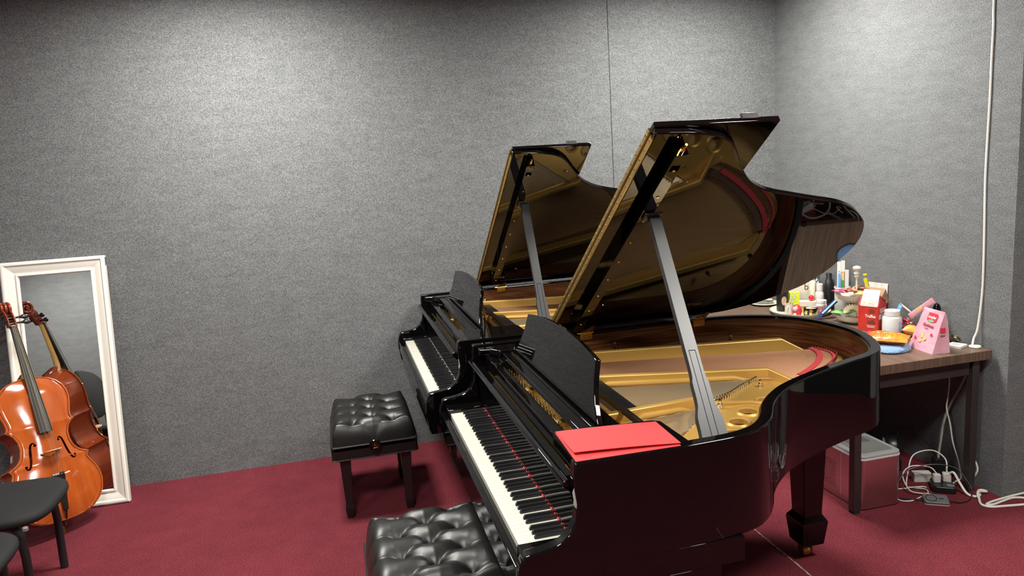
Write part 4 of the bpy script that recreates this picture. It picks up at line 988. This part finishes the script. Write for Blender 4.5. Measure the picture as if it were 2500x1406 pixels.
# lower tier contents
tt = thing('leaf_packet', 'pale pleated packet with a green leaf centre on the lower tier', 'packet', (SXc-.046, SYc-.034, ZD+.042), -.9)
lf = MB(); V = [(0, -.02, .035)]
for k in range(25):
    a = math.radians(-10+200*k/24); r_ = .055*(1 if k % 2 else .92); V.append((r_*math.cos(a), -.02+r_*.45*math.sin(a)*.6, .035+r_*math.sin(a)*.85+(.004 if k % 2 else -.004)))
n_ = len(V); lf.add(V+[(a, b+.004, c) for a, b, c in V], [(0, i, i+1) for i in range(1, n_-1)]+[(n_, n_+i+1, n_+i) for i in range(1, n_-1)]+[(i, i+n_, i+1+n_, i+1) for i in range(1, n_-1)])
lf.build('pleated_fan', M['leaf_pale'], tt, smooth=0)
lv = MB()
for k in range(13):
    a = math.radians(180*k/12); lv.tube([(0, -.024, .036), (.010*math.cos(a), -.027, .036+.010*math.sin(a)), (.026*math.cos(a), -.031, .036+.022*math.sin(a))], [.0012, .0022, .0004], 5)
lv.build('leaf_centre', M['leaf_green'], tt)
one(pillow(.09, .11, .018, wob=.2, seed=3), 'snack_packet', 'ink_green', 'green printed packet lying on the lower tier', 'snack', (SXc-.058, SYc+.050, ZD+.0585), (0, 0, .5))
one(pillow(.062, .062, .020, wob=.2, seed=5), 'snack_packet', 'ink_red', 'dark red packet lying on the lower tier', 'snack', (SXc-.018, SYc-.048, ZD+.030), (0, 0, 1.2))
# notebooks propped against the stand
for k, (mm_, lab, nm) in enumerate((('navy', 'navy notebook propped aslant beside the round tray', 'notebook'), ('blue_pale', 'pale blue pen case resting on the navy notebook', 'pen_case'))):
    if k == 0: b0, tp_ = Vector((2.450, 2.142, ZD+.004)), Vector((2.575, 2.132, ZD+.105)); hw2, th2 = .020, .006
    else: b0, tp_ = Vector((2.478, 2.128, ZD+.033)), Vector((2.570, 2.120, ZD+.107)); hw2, th2 = .008, .0045
    d_ = tp_-b0; q = frame(b0, d_, (0, 1, 0)); 
    one(MB().box(0, d_.length, -hw2, hw2, (0 if k == 0 else .004), th2+(0 if k == 0 else .004)).xf(q), nm, mm_, lab, 'notebook' if k == 0 else 'pen', bevel=.001)

# ---- red carton of truffles
b_l, b_r = Vector((2.468, 1.803, ZD)), Vector((2.518, 1.703, ZD)); ex = (b_r-b_l).normalized(); ey = Vector((-ex.y, ex.x, 0))
tt = thing('truffle_carton', 'opened red sweet carton with a cream window and brown lid flap', 'carton', mat4=frame(b_l, ex, ey))
WB, DB, HB = .112, .112, .150
MB().loft([[(0, 0, 0), (WB, 0, 0), (WB, DB, 0), (0, DB, 0)], [(0, 0, HB), (WB, 0, HB), (WB, DB, HB), (0, DB, HB)], [(.002, .030, HB+.044), (WB-.002, .030, HB+.044), (WB-.002, DB-.03, HB+.044), (.002, DB-.03, HB+.044)]]).build('carton_body', M['red_box'], tt, bevel=.001, smooth=20)
wi = sheet([(.012, -.0015, HB-.004), (WB-.004, -.0015, HB-.004), (WB-.006, .040, HB+.086), (.014, .040, HB+.086)], .001); wi.build('window_flap', M['ivory_card'], tt, smooth=20)
pk = [(.022, 0, .012), (.030, .0, .028), (.037, 0, .012), (.052, 0, .010), (.058, 0, .028), (.082, 0, .024), (.086, 0, .008)]
MB().add([(a, .461*(c+.006)-.0040, HB+.002+c) for a, b, c in pk]+[(a, .461*(c+.006)-.0036, HB+.002+c) for a, b, c in pk], [(0, 1, 2), (3, 4, 5, 6), (7, 8, 9), (10, 11, 12, 13)]).build('window_print', M['bridge_maple'], tt, smooth=0)
MB().add([(.018, .042, HB+.046), (WB, .042, HB+.046), (WB+.010, DB+.012, HB-.005), (WB-.004, DB-.005, HB+.085), (.018, .056, HB+.100)], [(0, 1, 2, 3, 4)]).build('lid_flap', M['cardboard'], tt, smooth=0)
F0 = frame(Vector((WB*.62, -.0012, .088)), (1, 0, 0), (0, 0, 1))
text('Truffles', .0245, M['ink_white'], tt, F0, bold=.0004, sx=.78)
MB().add([(.052, -.001, .050), (.060, -.001, .064), (.070, -.001, .058), (.076, -.001, .070), (.090, -.001, .066), (.098, -.001, .046), (.076, -.001, .043)], [(0, 1, 2, 3, 4, 5, 6)]).build('truffle_print', M['ink_brown'], tt, smooth=0)
MB().add([(.058, -.001, .118), (.064, -.001, .128), (.080, -.001, .130), (.094, -.001, .120), (.088, -.001, .110), (.066, -.001, .108)], [(0, 1, 2, 3, 4, 5)]).build('crest_print', M['ink_brown'], tt, smooth=0)
MB().box(.046, .100, -.0012, 0, .034, .0352).build('print_line', M['ink_white'], tt, smooth=0)
text('ORIGINAL', .0095, M['ink_white'], tt, frame(Vector((WB*.66, -.0012, .026)), (1, 0, 0), (0, 0, 1)))
for k in range(4): MB().box(WB, WB+.0010, .020+.002*k, .095-.003*k, HB-.022-.007*k, HB-.0195-.007*k).build('print_line', M['ink_white'], tt, smooth=0)
MB().box(WB, WB+.0012, .014, .098, .070, .098).build('side_label', M['ivory_card'], tt, smooth=0)

tt = jar('white_jar', 'large white screw top tub in front of the red carton', (2.562, 1.646, ZD), .050, .136, .030, .040, shoulder=.16, cat='tub')
m4 = Matrix.Rotation(facing((2.548, 1.648, 0))+.95, 4, 'Z')
MB().box(-.012, .012, -.0510, -.0498, .015, .075).xf(m4).build('side_label', M['blue_pale'], tt)

# ---- towel, snack bag on it
tw = cat_rom([(2.470, 1.672), (2.40, 1.60), (2.30, 1.46), (2.225, 1.355), (2.235, 1.305), (2.30, 1.285), (2.39, 1.320), (2.425, 1.395), (2.485, 1.470), (2.515, 1.530), (2.500, 1.585), (2.488, 1.635)], 4, closed=True)
cxy = Vector((2.395, 1.46)); rings = []
for sc_, z_ in ((1.0, .002), (1.03, .010), (1.0, .020), (.90, .025), (.6, .027), (.25, .026)):
    rings.append([(cxy.x+(p.x-cxy.x)*sc_, cxy.y+(p.y-cxy.y)*sc_, ZD+z_+(.002*math.sin(17*p.x+23*p.y*sc_) if z_ > .005 else 0)) for p in tw])
one(MB().loft(rings), 'towel', 'towel_blue', 'folded light blue terry towel on the desk', 'towel', smooth=60)
tt = thing('snack_bag', 'orange crinkled snack bag lying on the blue towel', 'snack bag', mat4=Matrix.Translation((2.322, 1.408, ZD+.056)) @ Matrix.Rotation(math.radians(-50), 4, 'Z') @ Matrix.Rotation(math.radians(3), 4, 'X'))
MB_ = pillow(.205, .140, .052, n=18, wob=.22, seed=9); MB_.build('bag_body', M['orange_foil'], tt)
mk = MB(); rnd = random.Random(5)
for k in range(11):
    x = -.045+.0095*k; mk.tube([(x, -.008+.002*rnd.random(), .0262), (x+.003, .006+.004*rnd.random(), .0266), (x+.006, -.004, .0262)], .0012, 5)
mk.build('scribbled_lettering', M['ink_white'], tt)
mk = MB()
for k in range(9):
    x = -.04+.011*k; mk.tube([(x, .020, .0245), (x+.008, .024+.004*rnd.random(), .0238)], .0011, 5); mk.tube([(x, -.022, .0245), (x+.006, -.034, .0218)], .0009, 5)
mk.build('print_marks', M['ink_red'], tt)
MB().box(-.098, -.060, -.055, .055, .004, .0135).build('bag_end', M['ink_red'], tt, bevel=.002)

# ---- pink wafer bags
def pink_bag(label, p1, p2, dep, h, lean, seed):
    p1, p2 = Vector(p1), Vector(p2); ex_ = (p2-p1).normalized(); ey_ = Vector((-ex_.y, ex_.x, 0)); wv = (p2-p1).length
    tt = thing('wafer_bag', label, 'snack bag', mat4=frame((p1+p2)/2, ex_, ey_)); n = 14; rnd = random.Random(seed)
    rings = []
    for k in range(n+1):
        q = k/n; d_ = dep*(1-q)**.75; hwv = wv/2*(1-.20*q); yc = lean*q
        ring = []
        for sx_, sy_ in ((-1, 0), (-.5, -.06), (0, -.09), (.5, -.06), (1, 0), (1.02, .5), (1, 1), (.5, 1.04), (0, 1.06), (-.5, 1.04), (-1, 1), (-1.02, .5)):
            ring.append((sx_*hwv-(0.006*math.sin(math.pi*q)*sx_ if sy_ == .5 else 0), yc+sy_*max(d_, .002)+rnd.uniform(-.0012, .0012), h*q))
        rings.append(ring)
    MB().loft(rings).build('bag_body', M['pink_foil'], tt, smooth=70)
    ln = math.atan2(lean, h); fr_ = lambda x, z: frame(Vector((x, lean*z/h-.0035-.0028*(1-z/h)*3, z)), (1, 0, 0), (0, lean/h, 1))
    lg = MB().add([(-.034, .026, 0), (.034, .026, 0), (.036, -.012, 0), (.018, -.022, 0), (0, -.024, 0), (-.018, -.022, 0), (-.036, -.012, 0)], [(0, 1, 2, 3, 4, 5, 6)]).xf(fr_(.012, h*.80)); lg.build('logo_shield', M['ink_red'], tt, smooth=0)
    text('Loacker', .0185, M['ink_white'], tt, fr_(.012, h*.82) @ Matrix.Translation((0, 0, .0006)), bold=.0005, sx=.95)
    MB().add([(-.026, -.016, .0007), (-.012, -.008, .0007), (-.004, -.013, .0007), (.006, -.007, .0007), (.024, -.016, .0007), (0, -.023, .0007)], [(0, 1, 2, 3, 4, 5)]).xf(fr_(.012, h*.80)).build('logo_hills', M['ink_green'], tt, smooth=0)
    MB().add([(-.006, -.010, .001), (.002, -.004, .001), (.012, -.011, .001), (.002, -.016, .001)], [(0, 1, 2, 3)]).xf(fr_(.012, h*.80)).build('logo_peak', M['ink_blue'], tt, smooth=0)
    text('Quadratini', .0225, M['ink_maroon'], tt, fr_(.004, h*.615) @ Matrix.Rotation(math.radians(-3), 4, 'Z'), shear=.25, bold=.0003, sx=.85)
    MB().box(-.018, .012, -.0016, .0016, 0, .0006).xf(fr_(.0, h*.54)).build('print_line', M['ink_maroon'], tt, smooth=0)
    for (x, z, wx, hz, rot) in ((-.010, .36, .018, .026, .1), (.014, .30, .018, .018, .6), (-.016, .22, .020, .012, -.2)):
        MB().box(-wx/2, wx/2, -hz/2, hz/2, -.002, .0006).xf(fr_(x, h*z) @ Matrix.Rotation(rot, 4, 'Z')).build('wafer_print', M['wafer'], tt, bevel=.0005)
    for (x, z) in ((-.056, .27), (.050, .43)):
        MB().lathe([(.008, 0), (.007, .0008), (.001, .001)], n=10).xf(fr_(x, h*z)).build('berry_print', M['ink_red'], tt)
    return tt
pink_bag('pink foil wafer bag standing at the front edge of the desk', (2.449, 1.400, ZD), (2.420, 1.212, ZD), .092, .205, .072, 4)
# printed gusset on its right side
gs = bpy.data.objects['wafer_bag']
gq = lambda z: frame(Vector((.094*(1-.20*z/.205)+.0012, .0375*(1-z/.205)**.75+.074*z/.205, z)), (-.30*.094/.205*0, 1, 0), (-.12, .1, 1))
MB().box(-.016, .012, -.012, .012, 0, .0008).xf(gq(.115)).build('side_shield', M['ink_red'], gs, smooth=0)
text('tini', .020, M['ink_maroon'], gs, gq(.088), shear=.2)

# ---- sweets, bars and small things at the wall
tt = thing('glass_bowl', 'round clear glass bowl heaped with red and silver sweets', 'bowl', (2.666, 1.640, ZD))
MB().lathe([(.026, 0), (.030, .002), (.043, .020), (.050, .045), (.051, .066), (.049, .066), (.047, .045), (.040, .022), (.026, .006), (.001, .005)], n=36).build('bowl', M['glass'], tt)
cd = MB().lathe([(.001, -.011), (.007, -.007), (.010, 0), (.007, .007), (.001, .011)], n=10); cd.add([(.0, 0, .010), (.007, 0, .020), (-.007, 0, .020)], [(0, 1, 2)]); cd.add([(0, 0, -.010), (.007, 0, -.020), (-.007, 0, -.020)], [(0, 1, 2)])
cmr = cd.mesh('wrapped_sweet', M['candy_red']); cms = cmr.copy(); cms.materials[0] = M['candy_silver']
rnd = random.Random(3)
for k in range(26):
    lay = 0 if k < 9 else (1 if k < 19 else 2); r_ = (.022, .030, .026)[lay]*math.sqrt(rnd.random()); a = rnd.random()*6.28
    o = link('wrapped_sweet', cmr if k % 3 else cms); o.location = (2.666+r_*math.cos(a), 1.640+r_*math.sin(a), ZD+(.024, .046, .064)[lay]+.006*rnd.random()); o.rotation_euler = (rnd.random()*3, rnd.random()*3, rnd.random()*3)
    tag(o, 'red wrapped sweet heaped in the glass bowl' if k % 3 else 'silver wrapped sweet heaped in the glass bowl', 'sweet', 'sweets in the glass bowl')
def stick(name, m, lab, p, q_, wd_, th_, up, grp=None, seed=1):
    p, q_ = Vector(p), Vector(q_); L_ = (q_-p).length; m_ = pillow(wd_, L_, th_, seed=seed); m_.v = [(a, b+L_/2, c) for a, b, c in m_.v]
    d_ = q_-p; side_ = d_.cross(Vector(up)).normalized()
    return one(m_.xf(frame(p, side_, d_)), name, m, lab, 'snack', group=grp)
stick('wafer_stick', 'pink_foil', 'pink and clear wafer stick packet poking out of the sweet bowl', (2.648, 1.612, ZD+.094), (2.668, 1.470, ZD+.208), .034, .014, (1, 0, .3))
o = bpy.data.objects['wafer_stick']
q = frame(Vector((2.656, 1.575, ZD+.134)), Vector((1, 0, .2)).cross(Vector((.018, -.155, .11))), (.018, -.155, .11))
MB().box(-.010, .010, 0, .045, -.009, .009).xf(q).build('biscuit', M['wafer'], o, bevel=.003)
stick('snack_bar', 'plastic_white', 'white wrapped bar lying across the sweet bowl', (2.684, 1.722, ZD+.140), (2.686, 1.634, ZD+.098), .032, .012, (1, 0, .6), seed=2)
tt = stick('snack_bar', 'ink_blue', 'blue printed snack bar packet beside the red carton', (2.628, 1.690, ZD+.078), (2.640, 1.672, ZD+.150), .045, .014, (1, -.4, 0), seed=3)
one(pillow(.09, .085, .062, n=14, wob=.05, seed=8), 'bun_packet', 'orange_snack', 'orange bun in clear wrap beside the white tub', 'snack', (2.600, 1.545, ZD+.032), (.15, .1, .7))
one(pillow(.10, .08, .024, n=12, wob=.3, seed=11), 'snack_packet', 'leaf_green', 'green and white crinkled packet under the orange bun', 'snack', (2.578, 1.452, ZD+.0125), (.0, .0, .4))
one(MB().lathe([(.019, 0), (.021, .003), (.021, .150), (.019, .172), (.013, .188), (.001, .195)], n=22), 'black_flacon', 'piano_black', 'glossy black bullet shaped bottle behind the pink bags', 'bottle', (2.676, 1.456, ZD))
one(pillow(.070, .100, .038, n=16, wob=.3, seed=13), 'snack_bag', 'blackgold', 'black and gold foil packet lying by the wall', 'snack bag', (2.662, 1.350, ZD+.021), (0, .0, .75))
tt = thing('thermometer', 'small white square thermometer lying on the desk corner', 'thermometer', (2.626, 1.272, ZD), .35)
MB().prism(rrect(.075, .075, .008), 'z', 0, .014).build('casing', M['plastic_white'], tt, bevel=.0015)
MB().box(-.022, .022, -.014, .020, .0135, .0146).build('screen', M['plastic_lightgrey'], tt, smooth=0)
tt = thing('charging_puck', 'round white puck at the desk corner with a cord rising up the wall', 'charger', (2.690, 1.222, ZD))
MB().lathe([(.024, 0), (.027, .002), (.028, .006), (.026, .010), (.001, .0115)], n=28).build('puck_body', M['plastic_white'], tt)
wc = [(2.690, 1.238, ZD+.010), (2.706, 1.246, .800), (2.722, 1.241, .852), (2.7338, 1.235, 1.024), (2.7338, 1.234, 1.192), (2.7338, 1.238, 1.357), (2.7338, 1.245, 1.601), (2.7338, 1.243, 1.8), (2.7338, 1.239, 1.996), (2.7338, 1.239, 2.169), (2.7338, 1.237, 2.339), (2.7338, 1.240, 2.452), (2.7338, 1.238, 3.05)]
cc = MB().tube(cat_rom(wc, 6), .0052, 8); cc.v = [(a-2.690, b-1.222, c-ZD) for a, b, c in cc.v]
cc.build('cord', M['cable_white'], tt)

# ------------------------------------------------------------------ ice maker under the desk
tt = thing('ice_maker', 'stainless steel countertop ice maker on the carpet under the desk', 'ice maker', (2.118, 1.365, 0))
bw, bd = .240, .345
base = rrect(bw, bd, .030, 6)
k_ = [k for k in range(len(base)) if base[k][0] < 0 and base[k][1] > 0][-1]      # end of the rear left corner: a pocket for the vent follows
base = base[:k_+1]+[(-bw/2, .122), (-bw/2+.03, .122), (-bw/2+.03, .006), (-bw/2, .006)]+base[k_+1:]
MB().prism(base, 'z', .006, .262).build('steel_body', M['stainless'], tt)
MB().prism(rrect(bw-.02, bd-.02, .025, 5), 'z', 0, .006).build('foot_plate', M['rubber'], tt)
MB().prism(rrect(bw+.004, bd+.004, .031, 6), 'z', .262, .272).build('trim', M['plastic_white'], tt, bevel=.002)
li = MB().prism(rrect(bw, bd, .030, 6), 'z', .272, .288).build('lid', M['plastic_lightgrey'], tt, bevel=.004, seg=3)
MB().prism(rrect(bw-.05, bd-.15, .02, 5, 0, -.045), 'z', .2865, .290).build('window', M['smoke_plastic'], li, bevel=.001)
MB().box(-.06, .06, -.02, .05, .2895, .2915).build('ice_basket', M['plastic_grey'], li, bevel=.001)
for k in range(5): MB().box(-.05+.018*k, -.042+.018*k, .060, .11, .288, .290).build('control_slot', M['plastic_grey'], li)
MB().box(-bw/2+.004, -bw/2+.004+.001, -.10, .0, 0, .001).build('foot_strip', M['rubber'], tt)
dh = []
for i in range(8):
    for j in range(14):
        y_ = .015+.013*i+(.0065 if j % 2 else 0); z_ = .055+.0105*j
        if y_ < .118: dh.append([(y_-.0042, z_), (y_, z_+.0042), (y_+.0042, z_), (y_, z_-.0042)])
gr_ = holed([(.0062, .006), (.1218, .006), (.1218, .262), (.0062, .262)], dh, 0, .0015); gr_.v = [(-bw/2+.0015-c, a, b) for a, b, c in gr_.v]
gr_.build('vent_grille', M['stainless'], tt, smooth=0)
MB().box(-bw/2-.0008, -bw/2+.001, -.028, -.0262, .03, .25).build('side_seam', M['plastic_lightgrey'], tt)

# ------------------------------------------------------------------ power strip, plugs, cables on the carpet
def at(loc, rz): return Matrix.Translation(loc) @ Matrix.Rotation(rz, 4, 'Z')
tt = thing('power_strip', 'wide black power strip on the carpet by the desk leg', 'power strip', mat4=at((2.552, 1.250, 0), -.62))
MB().prism(rrect(.112, .118, .020), 'z', 0, .036).build('strip_body', M['plastic_black'], tt, bevel=.006, seg=3)
for k in range(2): MB().lathe([(.019, .036), (.019, .0375), (.001, .0375)], (.03, -.030+.055*k, 0), 18).build('socket', M['plastic_grey'], tt)
for k, (x, y_, z_, w_, d_, h_, rz, mm_, lab, nm) in enumerate(((2.532, 1.272, .0365, .034, .030, .042, -.4, 'plastic_white', 'white cube charger plugged into the power strip', 'plug'), (2.585, 1.262, .0365, .040, .030, .045, -.5, 'plastic_white', 'white round edged charger plugged beside the cube charger', 'plug'),
        (2.530, 1.372, 0, .090, .045, .050, -.35, 'plastic_white', 'white oblong power adapter behind the power strip', 'adapter'), (2.655, 1.392, 0, .055, .050, .105, -.3, 'plastic_black', 'black power adapter standing upright behind the strip', 'adapter'))):
    one(MB().prism(rrect(w_, d_, .007), 'z', 0, h_), nm, mm_, lab, 'plug' if nm == 'plug' else 'adapter', (x, y_, z_), (0, 0, rz), bevel=.002)
tt = thing('power_bank', 'grey magnetic power bank with a ring mark lying on the carpet', 'power bank', mat4=at((2.405, 1.145, .004), -.55) @ Matrix.Rotation(math.radians(12), 4, 'X'))
MB().prism(rrect(.112, .070, .010), 'z', .004, .020).build('shell', M['plastic_grey'], tt, bevel=.003)
MB().prism(rrect(.114, .072, .011), 'z', .0, .006).build('white_edge', M['plastic_white'], tt, bevel=.001)
MB().lathe([(.0225, .0206), (.0265, .0206)], (-.022, 0, 0), 30, cap=False).build('ring_mark', M['plastic_black'], tt)
MB().lathe([(.0225, .0203), (.001, .0207)], (-.022, 0, 0), 26, cap=False).build('ring_centre', M['plastic_grey'], tt)
MB().box(.014, .034, -.003, .003, .020, .0206).build('logo_mark', M['plastic_black'], tt)
tt = thing('black_fan', 'dark round device with a white side standing behind the ice maker', 'device', mat4=at((2.500, 1.560, 0), -.6))
MB().lathe([(.05, 0), (.055, .006), (.055, .05), (.05, .058)], n=24).build('device_foot', M['plastic_black'], tt)
MB().lathe([(.060, -.035), (.080, -.02), (.084, 0), (.080, .02), (.060, .035)], (0, 0, .125), 28, axis='x').build('device_drum', M['plastic_black'], tt)
MB().lathe([(.052, -.041), (.054, -.036), (.001, -.036)], (0, 0, .125), 24, axis='x').build('drum_face', M['plastic_lightgrey'], tt)
def cable(lab, m, pts, r, grp='tangled cables by the desk leg', n=6):
    return one(MB().tube(cat_rom(pts, 6), r, n), 'cable', m, lab, 'cable', group=grp)
Z = .0048
cable('white cable looping from the cube charger over the carpet', 'cable_white', [(2.532, 1.272, .080), (2.51, 1.30, .11), (2.45, 1.36, .10), (2.38, 1.34, .07), (2.36, 1.27, .02), (2.395, 1.232, .012), (2.425, 1.212, .0125), (2.45, 1.185, .006), (2.437, 1.164, .016)], .0034)
cable('white cable arching high behind the power strip', 'cable_white', [(2.585, 1.262, .083), (2.61, 1.30, .14), (2.58, 1.36, .17), (2.50, 1.40, .14), (2.44, 1.37, .06), (2.405, 1.34, .013), (2.39, 1.31, .0125), (2.43, 1.296, .0135), (2.462, 1.288, .0135), (2.480, 1.282, .008)], .0034)
cable('white cable curling flat round the foot of the ice maker', 'cable_white', [(2.256, 1.38, Z), (2.27, 1.32, Z), (2.32, 1.325, Z), (2.40, 1.312, Z), (2.46, 1.275, .006), (2.44, 1.232, Z), (2.36, 1.205, Z), (2.30, 1.192, Z), (2.258, 1.212, Z), (2.256, 1.27, Z)], .0034)
cable('white cable hanging down from the desk top to the floor', 'cable_white', [(2.664, 1.362, .705), (2.664, 1.358, .632), (2.664, 1.345, .56), (2.658, 1.345, .46), (2.655, 1.348, .40), (2.672, 1.338, .31), (2.670, 1.315, .22), (2.678, 1.285, .13), (2.676, 1.262, .06), (2.655, 1.243, .043), (2.61, 1.232, .0395), (2.590, 1.222, .039)], .0036)
cable('thick grey cable hanging from behind the desk leg to the black adapter', 'cable_grey', [(2.715, 1.26, .70), (2.714, 1.28, .62), (2.710, 1.32, .52), (2.702, 1.375, .40), (2.690, 1.398, .30), (2.675, 1.398, .20), (2.660, 1.394, .125), (2.657, 1.392, .104)], .0062)
cable('thick white extension cord with a loop beside the desk leg', 'cable_white', [(2.590, 1.250, .080), (2.592, 1.225, .095), (2.598, 1.19, .05), (2.600, 1.145, .012), (2.622, 1.115, .0066), (2.655, 1.122, .0066), (2.672, 1.150, .0066), (2.700, 1.165, .0066), (2.715, 1.148, .008), (2.700, 1.128, .014), (2.668, 1.132, .0195), (2.636, 1.118, .020), (2.612, 1.085, .0066), (2.588, 1.058, .0066), (2.576, 1.030, .0066), (2.600, 1.002, .0066), (2.67, .985, .0066), (2.77, .965, .0066), (2.88, .950, .0066), (3.0, .940, .0066)], .0062, n=10)
cable('white cord lying in a hairpin across the carpet past the wall corner', 'cable_white', [(2.98, 1.058, .0058), (2.90, 1.064, .0058), (2.80, 1.061, .0058), (2.70, 1.052, .0058), (2.63, 1.042, .0058), (2.600, 1.030, .0058), (2.63, 1.020, .0058), (2.70, 1.032, .0058), (2.77, 1.042, .0058), (2.81, 1.030, .0058), (2.84, 1.008, .0058), (2.91, .995, .0058), (3.0, .988, .0058)], .0056, n=10)
cable('thin black cable bowing over the white chargers', 'cable_black', [(2.364, 1.170, .013), (2.335, 1.182, .012), (2.300, 1.200, .0125), (2.262, 1.245, .006), (2.30, 1.30, .03), (2.40, 1.33, .095), (2.51, 1.29, .128), (2.605, 1.235, .118), (2.622, 1.18, .075), (2.618, 1.135, .03), (2.57, 1.102, Z), (2.51, 1.090, Z), (2.470, 1.106, .009), (2.448, 1.118, .013)], .0030)
cable('black cord rising behind the ice maker', 'cable_black', [(2.50, 1.52, .20), (2.55, 1.54, .235), (2.63, 1.52, .21), (2.68, 1.47, .13), (2.69, 1.42, .06), (2.69, 1.36, Z)], .0038)
cable('white cord end looping out behind the right desk leg', 'cable_white', [(2.700, 1.245, .17), (2.715, 1.215, .14), (2.716, 1.20, .10), (2.705, 1.21, .06), (2.690, 1.235, .02)], .0055)
